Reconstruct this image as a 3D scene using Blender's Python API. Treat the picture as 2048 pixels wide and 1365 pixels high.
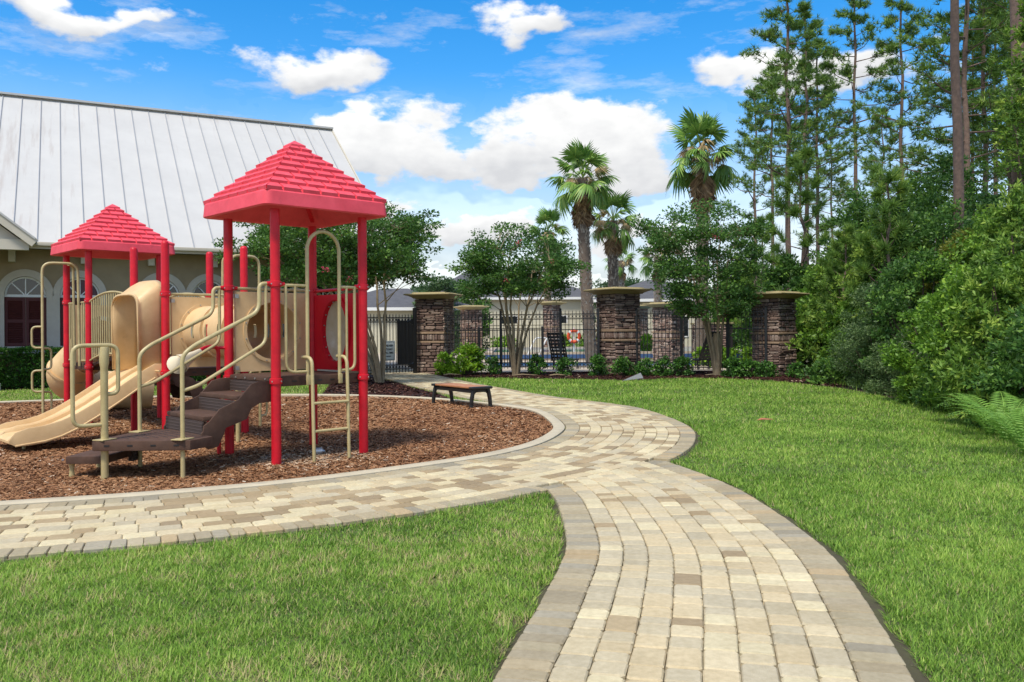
import bpy, bmesh, math, random
import numpy as np
from math import sin, cos, pi, radians, atan2, sqrt
from mathutils import Vector, Matrix
from mathutils.geometry import tessellate_polygon

for o in list(bpy.data.objects): bpy.data.objects.remove(o, do_unlink=True)
SC = bpy.context.scene
COL = SC.collection

# ------------------------------------------------------------------ camera
F, ROLL, YH, CH = 1700.0, 0.007, 661.0, 1.544       # pixels of the 2048 px wide photograph
cd = bpy.data.cameras.new('camera'); cam = bpy.data.objects.new('camera', cd); COL.objects.link(cam)
cam.matrix_world = Matrix.Translation((0, 0, CH)) @ Matrix.Rotation(pi/2, 4, 'X') @ Matrix.Rotation(-ROLL, 4, 'Z')
cd.sensor_width = 36.0; cd.lens = F/2048*36; cd.shift_y = -(682.5-YH)/2048
cd.clip_start = 0.05; cd.clip_end = 5000
SC.camera = cam

# ------------------------------------------------------------------ sun, sky, exposure
SUN_EL, SUN_AZ = radians(60), radians(205)          # azimuth clockwise from +Y (view direction)
sd = Vector((sin(SUN_AZ)*cos(SUN_EL), cos(SUN_AZ)*cos(SUN_EL), sin(SUN_EL)))
sl = bpy.data.lights.new('sun', 'SUN'); sl.energy = 2.1; sl.angle = radians(11); sl.color = (1, .94, .84)
so = bpy.data.objects.new('sun', sl); COL.objects.link(so)
so.rotation_euler = sd.to_track_quat('Z', 'Y').to_euler(); so.location = sd*50

SC.view_settings.view_transform = 'Standard'; SC.view_settings.look = 'None'
SC.view_settings.exposure = 0.94; SC.view_settings.gamma = 1.0
SC.view_settings.use_curve_mapping = False
SC.render.engine = 'CYCLES'

def make_world():
    w = bpy.data.worlds.new('World'); SC.world = w; w.use_nodes = True
    nt = w.node_tree; N = nt.nodes; L = nt.links; N.clear()
    out = N.new('ShaderNodeOutputWorld'); bg = N.new('ShaderNodeBackground'); L.new(bg.outputs[0], out.inputs[0])
    bg.inputs[1].default_value = 0.135
    sky = N.new('ShaderNodeTexSky'); sky.sky_type = 'NISHITA'; sky.sun_disc = False
    sky.sun_elevation = SUN_EL; sky.sun_rotation = SUN_AZ
    sky.altitude = 0; sky.air_density = 1.0; sky.dust_density = 0.6; sky.ozone_density = 2.2
    hs = N.new('ShaderNodeHueSaturation'); hs.inputs['Saturation'].default_value = 1.48; hs.inputs['Value'].default_value = .86
    L.new(sky.outputs[0], hs.inputs['Color'])
    tc = N.new('ShaderNodeTexCoord'); gen = tc.outputs['Generated']
    def vm(op, a, b=None):
        n = N.new('ShaderNodeVectorMath'); n.operation = op
        for i, v in enumerate((a, b)):
            if v is None: continue
            if hasattr(v, 'links'): L.new(v, n.inputs[i])
            else: n.inputs[i].default_value = v
        return n
    def m(op, a, b=None, c=None, clamp=False):
        n = N.new('ShaderNodeMath'); n.operation = op; n.use_clamp = clamp
        for i, v in enumerate((a, b, c)):
            if v is None: continue
            if hasattr(v, 'links'): L.new(v, n.inputs[i])
            else: n.inputs[i].default_value = v
        return n.outputs[0]
    def noise(vec, scale, detail, rough=.55):
        n = N.new('ShaderNodeTexNoise'); n.inputs['Scale'].default_value = scale
        n.inputs['Detail'].default_value = detail; n.inputs['Roughness'].default_value = rough
        L.new(vec, n.inputs['Vector']); return n
    # cloud field in directions: warp the direction, then puffs + wide field of small clouds
    st = vm('MULTIPLY', gen, (1, 1, 1.9))
    wn = noise(st.outputs[0], 5.0, 4, .62)
    wofs = vm('SUBTRACT', wn.outputs['Color'], (.5, .5, .5))
    wsc = vm('SCALE', wofs.outputs[0]); wsc.inputs['Scale'].default_value = .17
    d = vm('ADD', gen, wsc.outputs[0])
    puffs = [  # azimuth x/f, elevation y/f (tangents), half width, half height, weight
        ((1120-1024)/F, (661-270)/F, .085, .048, 1.0), ((1230-1024)/F, (661-310)/F, .085, .05, 1.0), ((1010-1024)/F, (661-320)/F, .07, .035, .9),
        ((790-1024)/F, (661-285)/F, .075, .045, 1.0), ((700-1024)/F, (661-270)/F, .06, .04, .95), ((870-1024)/F, (661-330)/F, .06, .03, .8),
        ((620-1024)/F, (661-125)/F, .085, .026, .85), ((250-1024)/F, (661-10)/F, .06, .02, .7), ((1090-1024)/F, (661-10)/F, .055, .025, .85),
        ((1530-1024)/F, (661-120)/F, .08, .03, .9), ((1700-1024)/F, (661-150)/F, .12, .03, .75), ((980-1024)/F, (661-450)/F, .075, .035, .9),
        ((840-1024)/F, (661-440)/F, .06, .035, .8), ((1290-1024)/F, (661-480)/F, .12, .035, .6), ((100-1024)/F, (661-5)/F, .09, .02, .5)]
    dens = None; num = None; den = None
    for (a, e, wd, hg, wt) in puffs:
        v = Vector((a, 1, e)).normalized()
        df = vm('SUBTRACT', d.outputs[0], tuple(v)); dv = vm('DIVIDE', df.outputs[0], (wd, wd*2.2, hg))
        ln = vm('LENGTH', dv.outputs[0]).outputs['Value']
        g = m('MULTIPLY', m('SUBTRACT', 1.25, ln, clamp=True), wt)
        dens = g if dens is None else m('MAXIMUM', dens, g)
        sx = N.new('ShaderNodeSeparateXYZ'); L.new(dv.outputs[0], sx.inputs[0]); gz = m('MULTIPLY', g, sx.outputs['Z'])
        num = gz if num is None else m('ADD', num, gz); den = m('ADD', g, .001) if den is None else m('ADD', den, g)
    # clouds added outside the view, thickened to whiten the fill light
    big = noise(vm('MULTIPLY', gen, (1, 1, 2.4)).outputs[0], 2.3, 9, .58).outputs['Fac']
    sep = N.new('ShaderNodeSeparateXYZ'); L.new(gen, sep.inputs[0])
    wisp = noise(vm('MULTIPLY', gen, (1.2, 1.2, 4.5)).outputs[0], 5.5, 8, .66).outputs['Fac']
    away = N.new('ShaderNodeMapRange'); L.new(sep.outputs['Y'], away.inputs[0])
    away.inputs[1].default_value = .80; away.inputs[2].default_value = .55
    scat = m('MULTIPLY', m('MULTIPLY_ADD', big, 5.0, -2.12, clamp=True), away.outputs[0])
    wis = m('MULTIPLY_ADD', wisp, 3.4, -1.74, clamp=True)
    fine = noise(st.outputs[0], 16.0, 8, .62).outputs['Fac']
    dd = m('ADD', dens, m('MULTIPLY_ADD', fine, 1.7, -.88))
    body = N.new('ShaderNodeMapRange'); body.interpolation_type = 'SMOOTHSTEP'; L.new(dd, body.inputs[0])
    body.inputs[1].default_value = .16; body.inputs[2].default_value = .58
    mask = m('MAXIMUM', m('MAXIMUM', body.outputs[0], scat), m('MULTIPLY', wis, .75), clamp=True)
    # haze towards the horizon: the low sky in the photograph is milky
    hz = N.new('ShaderNodeMapRange'); L.new(sep.outputs['Z'], hz.inputs[0]); hz.interpolation_type = 'SMOOTHSTEP'
    hz.inputs[1].default_value = .30; hz.inputs[2].default_value = .02; hz.inputs[3].default_value = 0; hz.inputs[4].default_value = .88
    mask2 = m('MAXIMUM', mask, hz.outputs[0], clamp=True)
    # shading inside clouds: lit tops, greyer bases
    shn = noise(vm('ADD', st.outputs[0], (0, 0, .035)).outputs[0], 9.0, 7, .6).outputs['Fac']
    sh = N.new('ShaderNodeMapRange'); L.new(m('ADD', m('MULTIPLY', shn, .62), m('MULTIPLY_ADD', m('DIVIDE', num, den), .22, .20)), sh.inputs[0])
    sh.inputs[1].default_value = .34; sh.inputs[2].default_value = .66
    cr = N.new('ShaderNodeMixRGB'); L.new(sh.outputs[0], cr.inputs[0])
    cr.inputs[1].default_value = (2.75, 2.8, 2.9, 1); cr.inputs[2].default_value = (4.25, 4.25, 4.2, 1)
    mx = N.new('ShaderNodeMixRGB'); L.new(mask2, mx.inputs[0]); L.new(hs.outputs[0], mx.inputs[1]); L.new(cr.outputs[0], mx.inputs[2])
    L.new(mx.outputs[0], bg.inputs[0])
make_world()

# ------------------------------------------------------------------ pixel helpers
def ray(x, y):
    dx, dy = x-1024, y-YH
    return (dx-ROLL*dy)/F, -(dy+ROLL*dx)/F            # tangents right / up
def G(x, y, z=0.0):                                    # photo pixel on the level z
    a, b = ray(x, y); Y = (z-CH)/b; return Vector((a*Y, Y, z))
def at(x, y, Y):                                       # photo pixel at distance Y
    a, b = ray(x, y); return Vector((a*Y, Y, CH+b*Y))
RNG = random.Random(7); NP = np.random.default_rng(11)

# ------------------------------------------------------------------ objects
def T(o, label=None, cat=None, group=None, kind=None):
    if label: o['label'] = label
    if cat: o['category'] = cat
    if group: o['group'] = group
    if kind: o['kind'] = kind
    return o
def put(name, me, parent=None):
    o = bpy.data.objects.new(name, me); COL.objects.link(o)
    if parent is not None: o.parent = parent
    return o
def empty(name, loc=(0, 0, 0), rz=0.0):
    o = bpy.data.objects.new(name, None); COL.objects.link(o)
    o.location = loc; o.rotation_euler = (0, 0, rz); o.empty_display_size = .2
    return o
def kids(o): return [c for c in bpy.data.objects if c.parent == o]
def copy_tree(o, parent=None, cmap=None):
    if cmap is None:
        cmap = {}
        for c in bpy.data.objects:
            if c.parent: cmap.setdefault(c.parent.name, []).append(c)
    c = o.copy(); COL.objects.link(c); c.parent = parent
    for ch in cmap.get(o.name, []): copy_tree(ch, c, cmap)
    return c

def fast_mesh(name, V, Fc, mat, tone=None, smooth=False, col=None):
    V = np.ascontiguousarray(V, dtype=np.float32); Fc = np.ascontiguousarray(Fc, dtype=np.int32)
    me = bpy.data.meshes.new(name); n, k = Fc.shape
    me.vertices.add(len(V)); me.vertices.foreach_set('co', V.ravel())
    me.loops.add(n*k); me.loops.foreach_set('vertex_index', Fc.ravel())
    me.polygons.add(n); me.polygons.foreach_set('loop_start', np.arange(0, n*k, k, dtype=np.int32))
    me.polygons.foreach_set('loop_total', np.full(n, k, dtype=np.int32))
    if smooth: me.polygons.foreach_set('use_smooth', np.ones(n, dtype=bool))
    me.update(calc_edges=True)
    if tone is not None:
        a = me.attributes.new('tone', 'FLOAT', 'POINT'); a.data.foreach_set('value', np.ascontiguousarray(tone, dtype=np.float32))
    if col is not None:
        a = me.attributes.new('hue', 'FLOAT_VECTOR', 'POINT'); a.data.foreach_set('vector', np.ascontiguousarray(col, dtype=np.float32).ravel())
    me.materials.append(mat); return me

class MB:
    def __init__(s): s.v = []; s.f = []
    def add(s, V, Fc):
        b = len(s.v); s.v += [tuple(p) for p in V]; s.f += [tuple(i+b for i in f) for f in Fc]; return s
    def box(s, c, d, rz=0.0, M=None):
        hx, hy, hz = d[0]/2, d[1]/2, d[2]/2
        V = [Vector((x, y, z)) for x in (-hx, hx) for y in (-hy, hy) for z in (-hz, hz)]
        if M is not None: V = [M @ p for p in V]
        elif rz: R = Matrix.Rotation(rz, 3, 'Z'); V = [R @ p for p in V]
        V = [p+Vector(c) for p in V]
        return s.add(V, [(0, 1, 3, 2), (4, 6, 7, 5), (0, 4, 5, 1), (2, 3, 7, 6), (0, 2, 6, 4), (1, 5, 7, 3)])
    def box2(s, a, b): return s.box([(a[i]+b[i])/2 for i in range(3)], [abs(b[i]-a[i]) for i in range(3)])
    def bar(s, p, q, w, h=None):                       # square bar from p to q
        p, q = Vector(p), Vector(q); h = h or w; d = (q-p); n = d.length
        return s.box((p+q)/2, (w, h, n), M=d.to_track_quat('Z', 'Y').to_matrix())
    def prism(s, poly, z0, z1):                        # poly: (x,y) list counter-clockwise
        n = len(poly); V = [(x, y, z0) for x, y in poly]+[(x, y, z1) for x, y in poly]
        Fc = [tuple(range(n-1, -1, -1)), tuple(range(n, 2*n))]+[(i, (i+1) % n, n+(i+1) % n, n+i) for i in range(n)]
        return s.add(V, Fc)
    def extr(s, poly, d):                              # 3d polygon pushed along vector d
        n = len(poly); d = Vector(d); P = [Vector(p) for p in poly]
        V = P+[p+d for p in P]
        return s.add(V, [tuple(range(n-1, -1, -1)), tuple(range(n, 2*n))]+[(i, (i+1) % n, n+(i+1) % n, n+i) for i in range(n)])
    def tube(s, pts, r, seg=10, caps=True):
        pts = [Vector(p) for p in pts]; n = len(pts)
        rs = r if hasattr(r, '__len__') else [r]*n
        up = None; b = len(s.v)
        for i in range(n):
            t = ((pts[min(i+1, n-1)]-pts[i]).normalized()+(pts[i]-pts[max(i-1, 0)]).normalized())
            t = t.normalized() if t.length > 1e-6 else Vector((0, 0, 1))
            if up is None:
                up = Vector((0, 0, 1)) if abs(t.z) < .9 else Vector((1, 0, 0))
            u = up-t*up.dot(t)
            if u.length < 1e-5: u = t.orthogonal()
            u.normalize(); w = t.cross(u); up = u
            for k in range(seg):
                a = 2*pi*k/seg; s.v.append(tuple(pts[i]+(u*cos(a)+w*sin(a))*rs[i]))
        for i in range(n-1):
            for k in range(seg):
                s.f.append((b+i*seg+k, b+i*seg+(k+1) % seg, b+(i+1)*seg+(k+1) % seg, b+(i+1)*seg+k))
        if caps:
            s.f.append(tuple(b+k for k in range(seg-1, -1, -1))); s.f.append(tuple(b+(n-1)*seg+k for k in range(seg)))
        return s
    def lathe(s, prof, c=(0, 0, 0), seg=20):           # prof: (r,z) list
        b = len(s.v)
        for r, z in prof:
            for k in range(seg):
                a = 2*pi*k/seg; s.v.append((c[0]+r*cos(a), c[1]+r*sin(a), c[2]+z))
        for i in range(len(prof)-1):
            for k in range(seg):
                s.f.append((b+i*seg+k, b+i*seg+(k+1) % seg, b+(i+1)*seg+(k+1) % seg, b+(i+1)*seg+k))
        s.f.append(tuple(b+k for k in range(seg-1, -1, -1))); s.f.append(tuple(b+(len(prof)-1)*seg+k for k in range(seg)))
        return s
    def mesh(s, mat, smooth=True, bevel=0, ang=.7, name='m'):
        me = bpy.data.meshes.new(name); me.from_pydata(s.v, [], s.f)
        if bevel:
            bm = bmesh.new(); bm.from_mesh(me)
            ed = [e for e in bm.edges if len(e.link_faces) == 2 and e.calc_face_angle(0) > .5]
            bmesh.ops.bevel(bm, geom=ed, offset=bevel, segments=2, affect='EDGES', profile=.6, clamp_overlap=True)
            bm.to_mesh(me); bm.free()
        if smooth:
            me.polygons.foreach_set('use_smooth', np.ones(len(me.polygons), dtype=bool)); me.set_sharp_from_angle(angle=ang)
        me.materials.append(mat); me.update(); return me
    def build(s, name, mat, parent=None, smooth=True, bevel=0, ang=.7): return put(name, s.mesh(mat, smooth, bevel, ang, name), parent)

def bend(pts, rad=.08, n=5):
    """polyline with rounded corners"""
    P = [Vector(p) for p in pts]; out = [P[0]]
    for i in range(1, len(P)-1):
        a, b, c = P[i-1], P[i], P[i+1]; r = min(rad, (a-b).length*.48, (c-b).length*.48)
        p, q = b+(a-b).normalized()*r, b+(c-b).normalized()*r
        for k in range(n+1):
            t = k/n; out.append(p*(1-t)**2+b*2*t*(1-t)+q*t*t)
    out.append(P[-1]); return out

# ------------------------------------------------------------------ materials
def mat(name, col, rough=.6, metal=0.0, var=None, vscale=4.0, bump=0.0, bscale=40.0, spec=.5, tone=None, hue=False, rnd=None,
        trans=0.0, detail=6.0, stain=None, coat=0.0, objc=False, var2=None):
    """principled surface. var: second colour mixed by noise; tone: [(pos,colour)] ramp over the 'tone' attribute;
    hue: colour from the 'hue' attribute; rnd: ramp over per-object random; stain: (colour, scale, threshold)"""
    m = bpy.data.materials.new(name); m.use_nodes = True; nt = m.node_tree; N = nt.nodes; L = nt.links
    p = N['Principled BSDF']; p.inputs['Roughness'].default_value = rough; p.inputs['Metallic'].default_value = metal
    p.inputs['Specular IOR Level'].default_value = spec; p.inputs['Coat Weight'].default_value = coat
    tc = N.new('ShaderNodeTexCoord'); vec = tc.outputs['Object']
    if not objc:
        ge = N.new('ShaderNodeNewGeometry'); vec = ge.outputs['Position']
    c = None
    if tone or rnd:
        cr = N.new('ShaderNodeValToRGB'); e = cr.color_ramp.elements; st = tone or rnd
        while len(e) < len(st): e.new(.5)
        for i, (ps, cc) in enumerate(st): e[i].position = ps; e[i].color = (*cc, 1)
        if tone:
            a = N.new('ShaderNodeAttribute'); a.attribute_name = 'tone'; L.new(a.outputs['Fac'], cr.inputs[0])
        else:
            a = N.new('ShaderNodeObjectInfo'); L.new(a.outputs['Random'], cr.inputs[0])
        c = cr.outputs[0]
    elif hue:
        a = N.new('ShaderNodeAttribute'); a.attribute_name = 'hue'; c = a.outputs['Color']
    if var is not None:
        n = N.new('ShaderNodeTexNoise'); n.inputs['Scale'].default_value = vscale; n.inputs['Detail'].default_value = detail
        n.inputs['Roughness'].default_value = .65; L.new(vec, n.inputs['Vector'])
        mr = N.new('ShaderNodeMapRange'); L.new(n.outputs['Fac'], mr.inputs[0]); mr.inputs[1].default_value = .32; mr.inputs[2].default_value = .68
        mx = N.new('ShaderNodeMixRGB'); L.new(mr.outputs[0], mx.inputs[0])
        if c is None:
            mx.inputs[1].default_value = (*col, 1); mx.inputs[2].default_value = (*var, 1)
        else:
            mx.blend_type = 'MULTIPLY'; L.new(c, mx.inputs[1]); mx.inputs[2].default_value = (*var, 1)
        c = mx.outputs[0]
    if var2:
        n = N.new('ShaderNodeTexNoise'); n.inputs['Scale'].default_value = var2[1]; n.inputs['Detail'].default_value = 8; n.inputs['Roughness'].default_value = .7; L.new(vec, n.inputs['Vector'])
        mr = N.new('ShaderNodeMapRange'); L.new(n.outputs['Fac'], mr.inputs[0]); mr.inputs[1].default_value = .42; mr.inputs[2].default_value = .72
        mx = N.new('ShaderNodeMixRGB'); mx.blend_type = 'MULTIPLY'; L.new(mr.outputs[0], mx.inputs[0]); mx.inputs[2].default_value = (*var2[0], 1); L.new(c, mx.inputs[1]); c = mx.outputs[0]
    if stain:
        n = N.new('ShaderNodeTexNoise'); n.inputs['Scale'].default_value = stain[1]; n.inputs['Detail'].default_value = 7; L.new(vec, n.inputs['Vector'])
        mr = N.new('ShaderNodeMapRange'); L.new(n.outputs['Fac'], mr.inputs[0]); mr.inputs[1].default_value = stain[2]; mr.inputs[2].default_value = stain[2]+.16
        mx = N.new('ShaderNodeMixRGB'); L.new(mr.outputs[0], mx.inputs[0]); mx.inputs[2].default_value = (*stain[0], 1)
        if c is None: mx.inputs[1].default_value = (*col, 1)
        else: L.new(c, mx.inputs[1])
        c = mx.outputs[0]
    if c is None: p.inputs['Base Color'].default_value = (*col, 1)
    else: L.new(c, p.inputs['Base Color'])
    if bump:
        n = N.new('ShaderNodeTexNoise'); n.inputs['Scale'].default_value = bscale; n.inputs['Detail'].default_value = 5; L.new(vec, n.inputs['Vector'])
        b = N.new('ShaderNodeBump'); b.inputs['Strength'].default_value = bump; b.inputs['Distance'].default_value = .01
        L.new(n.outputs['Fac'], b.inputs['Height']); L.new(b.outputs[0], p.inputs['Normal'])
    if trans:
        o = N['Material Output']; tr = N.new('ShaderNodeBsdfTranslucent'); ms = N.new('ShaderNodeMixShader'); ms.inputs[0].default_value = trans
        if c is None: tr.inputs[0].default_value = (*col, 1)
        else: L.new(c, tr.inputs[0])
        L.new(p.outputs[0], ms.inputs[1]); L.new(tr.outputs[0], ms.inputs[2]); L.new(ms.outputs[0], o.inputs[0])
    return m

M = {}
M['red'] = mat('red_paint', (.66, .010, .024), .40, spec=.35, var2=((.78, .8, .8), 6), var=(.54, .008, .022), vscale=3, bump=.05, bscale=60, objc=True)
M['roof_red'] = mat('faded_red_plastic', (.86, .10, .135), .55, spec=.35, var2=((.84, .78, .76), 3.5), var=(.76, .07, .10), vscale=2.2, bump=.06, bscale=80, objc=True, stain=((.55, .06, .08), 6, .62))
M['red_panel'] = mat('red_panel_plastic', (.78, .014, .035), .4, spec=.35, var=(.70, .010, .03), vscale=3, objc=True, trans=.35)
M['tan'] = mat('tan_paint', (.52, .43, .21), .42, var2=((.80, .76, .70), 7), var=(.45, .37, .18), vscale=5, bump=.04, bscale=70, objc=True)
M['cream'] = mat('tan_plastic', (.74, .525, .275), .45, spec=.35, var2=((.88, .85, .80), 4), var=(.67, .46, .23), vscale=2.5, bump=.04, bscale=60, objc=True, stain=((.48, .32, .17), 5, .66))
M['horn'] = mat('cream_plastic', (.72, .62, .43), .45, var=(.66, .56, .38), vscale=3)
M['brown'] = mat('brown_vinyl', (.070, .038, .026), .75, spec=.25, var2=((1.3, 1.22, 1.15), 5), var=(.098, .058, .041), vscale=8, bump=.25, bscale=120, objc=True)
M['dimple'] = mat('dimpled_brown_vinyl', (.072, .046, .036), .62, objc=True)
def _dimple():
    m = M['dimple']; nt = m.node_tree; N = nt.nodes; L = nt.links; p = N['Principled BSDF']
    tc = N.new('ShaderNodeTexCoord'); b = N.new('ShaderNodeTexBrick'); sx = N.new('ShaderNodeSeparateXYZ'); cx = N.new('ShaderNodeCombineXYZ')
    L.new(tc.outputs['Object'], sx.inputs[0]); L.new(sx.outputs['Y'], cx.inputs[0]); L.new(sx.outputs['Z'], cx.inputs[1]); L.new(cx.outputs[0], b.inputs['Vector'])
    b.inputs['Scale'].default_value = 20; b.inputs['Brick Width'].default_value = .62; b.inputs['Row Height'].default_value = .72
    b.inputs['Mortar Size'].default_value = .13; b.inputs['Mortar Smooth'].default_value = 1
    b.inputs['Color1'].default_value = (.050, .032, .026, 1); b.inputs['Color2'].default_value = (.044, .028, .024, 1); b.inputs['Mortar'].default_value = (.095, .065, .052, 1)
    bp = N.new('ShaderNodeBump'); bp.inputs['Strength'].default_value = .6; bp.inputs['Distance'].default_value = .01
    L.new(b.outputs['Fac'], bp.inputs['Height']); L.new(bp.outputs[0], p.inputs['Normal']); L.new(b.outputs['Color'], p.inputs['Base Color'])
_dimple()
M['steel'] = mat('steel', (.45, .44, .42), .35, metal=.8)
M['black'] = mat('black_iron', (.012, .012, .013), .42, bump=.05)
M['bench_black'] = mat('cast_iron', (.018, .017, .016), .45, bump=.1, bscale=80)
M['bench_wood'] = mat('recycled_board', (.48, .22, .10), .55, var=(.40, .17, .075), vscale=6)
M['bubble'] = mat('scratched_polycarbonate', (.42, .36, .22), .3, var=(.50, .46, .33), vscale=5, stain=((.58, .58, .50), 3.5, .58))
M['concrete'] = mat('concrete', (.54, .47, .33), .85, var=(.44, .38, .265), vscale=3, bump=.3, bscale=60, stain=((.30, .28, .22), 2.3, .62))
M['sand'] = mat('joint_sand', (.33, .285, .20), .95, var=(.20, .18, .12), vscale=30, bump=.4, bscale=150)
M['soil'] = mat('soil', (.060, .047, .027), .95, var=(.075, .075, .028), vscale=6, bump=.5, bscale=60)
M['paver'] = mat('tumbled_concrete_paver', (1, 1, 1), .85, hue=True, var=(.80, .79, .76), vscale=26, bump=.45, bscale=190, detail=8, spec=.3, var2=((.84, .82, .78), 1.6))
M['mulch_base'] = mat('wood_mulch_bed', (.26, .115, .046), .95, var=(.13, .06, .026), vscale=22, bump=.8, bscale=90)
M['chips'] = mat('wood_chips', (1, 1, 1), .9, tone=[(0, (.085, .040, .020)), (.4, (.25, .115, .052)), (.75, (.38, .20, .095)), (.93, (.46, .30, .175)), (1, (.60, .49, .36))], spec=.25)
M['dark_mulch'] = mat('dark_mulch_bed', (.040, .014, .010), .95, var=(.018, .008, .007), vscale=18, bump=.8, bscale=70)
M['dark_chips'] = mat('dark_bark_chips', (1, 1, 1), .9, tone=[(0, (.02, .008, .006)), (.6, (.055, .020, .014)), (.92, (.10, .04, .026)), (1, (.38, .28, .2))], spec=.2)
GREEN = [(0, (.070, .145, .016)), (.35, (.190, .345, .038)), (.7, (.350, .53, .075)), (.9, (.52, .62, .14)), (.94, (.56, .49, .21)), (1, (.62, .46, .28))]
M['grass'] = mat('grass_blades', (1, 1, 1), .55, tone=GREEN, var=(.78, .86, .72), vscale=.9, trans=.35, spec=.35)
M['lawn'] = mat('lawn_thatch', (.09, .13, .03), .95, var=(.11, .12, .045), vscale=5, bump=.6, bscale=80)
def leafmat(name, a, b, c, rough=.5, trans=.38): return mat(name, (1, 1, 1), rough, tone=[(0, a), (.55, b), (1, c)], trans=trans, spec=.4)
M['leaf_crape'] = leafmat('crape_leaf', (0.037, 0.099, 0.020), (0.087, 0.198, 0.036), (0.235, 0.408, 0.060))
M['leaf_oval'] = leafmat('broad_leaf', (0.067, 0.151, 0.019), (0.168, 0.333, 0.036), (0.383, 0.579, 0.064))
M['leaf_bay'] = leafmat('bay_leaf', (0.069, 0.151, 0.026), (0.180, 0.322, 0.043), (0.470, 0.605, 0.109))
M['leaf_myrtle'] = leafmat('wax_myrtle_leaf', (0.053, 0.104, 0.033), (0.132, 0.218, 0.072), (0.276, 0.374, 0.141))
M['leaf_dark'] = leafmat('boxwood_leaf', (0.025, 0.072, 0.015), (0.062, 0.169, 0.026), (0.186, 0.385, 0.050), .4, .18)
M['leaf_lime'] = leafmat('lime_leaf', (0.069, 0.161, 0.013), (0.185, 0.364, 0.022), (0.370, 0.560, 0.039))
M['leaf_fern'] = leafmat('fern_leaf', (0.101, 0.235, 0.034), (0.202, 0.386, 0.059), (0.336, 0.538, 0.101))
M['leaf_gold'] = leafmat('yellowish_leaf', (0.088, 0.120, 0.016), (0.208, 0.240, 0.029), (0.352, 0.336, 0.048))
M['leaf_far'] = leafmat('far_leaf', (0.046, 0.099, 0.038), (0.094, 0.171, 0.065), (0.178, 0.266, 0.104))
M['needle'] = leafmat('pine_needles', (0.060, 0.130, 0.025), (0.151, 0.277, 0.045), (0.365, 0.488, 0.075), .5, .22)
M['palm_green'] = leafmat('palm_frond', (0.048, 0.128, 0.024), (0.161, 0.307, 0.055), (0.430, 0.552, 0.120), .45, .25)
M['palm_tan'] = leafmat('browning_frond', (.28, .19, .09), (.45, .33, .17), (.60, .48, .27), .8, .2)
M['palm_dead'] = leafmat('dead_frond', (0.130, 0.072, 0.036), (0.286, 0.176, 0.091), (0.546, 0.390, 0.208), .8, .1)
M['bark_pine'] = mat('pine_bark', (.22, .145, .110), .95, var=(.12, .082, .066), vscale=9, bump=.9, bscale=14)
M['bark_crape'] = mat('crape_bark', (.33, .25, .145), .7, var=(.21, .15, .085), vscale=7, bump=.3, bscale=20)
M['bark_twig'] = mat('twig_bark', (.10, .075, .05), .9, var=(.06, .045, .03), vscale=9)
M['bark_palm'] = mat('palm_trunk', (.20, .155, .115), .95, var=(.11, .08, .06), vscale=6, bump=.8, bscale=18)
M['boot'] = mat('palm_boot', (.46, .41, .34), .9, var=(.30, .23, .17), vscale=9)
M['boot_rust'] = mat('palm_bare_trunk', (.30, .11, .045), .9, var=(.22, .09, .04), vscale=6, bump=.4)
STONE = [(0, (.12, .078, .066)), (.3, (.20, .132, .106)), (.55, (.28, .195, .155)), (.8, (.35, .26, .205)), (1, (.42, .33, .27))]
M['stone'] = mat('ledge_stone', (1, 1, 1), .9, rnd=STONE, var=(.62, .58, .56), vscale=14, bump=.7, bscale=38, spec=.25)
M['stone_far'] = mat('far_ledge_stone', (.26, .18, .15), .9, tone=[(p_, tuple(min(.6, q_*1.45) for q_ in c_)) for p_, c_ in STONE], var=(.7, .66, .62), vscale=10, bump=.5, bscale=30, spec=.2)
M['mortar'] = mat('dark_mortar', (.025, .019, .017), .95)
M['ledge'] = mat('sandstone_ledge', (.36, .245, .155), .85, var=(.26, .17, .105), vscale=9, bump=.5, bscale=40)
M['cap'] = mat('cast_stone_cap', (.42, .345, .17), .8, var=(.35, .28, .135), vscale=4, bump=.15, bscale=60, stain=((.24, .19, .10), 3, .66))
M['roof_metal'] = mat('galvalume', (.53, .52, .49), .6, spec=.3, var=(.48, .47, .445), vscale=.7)
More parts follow.
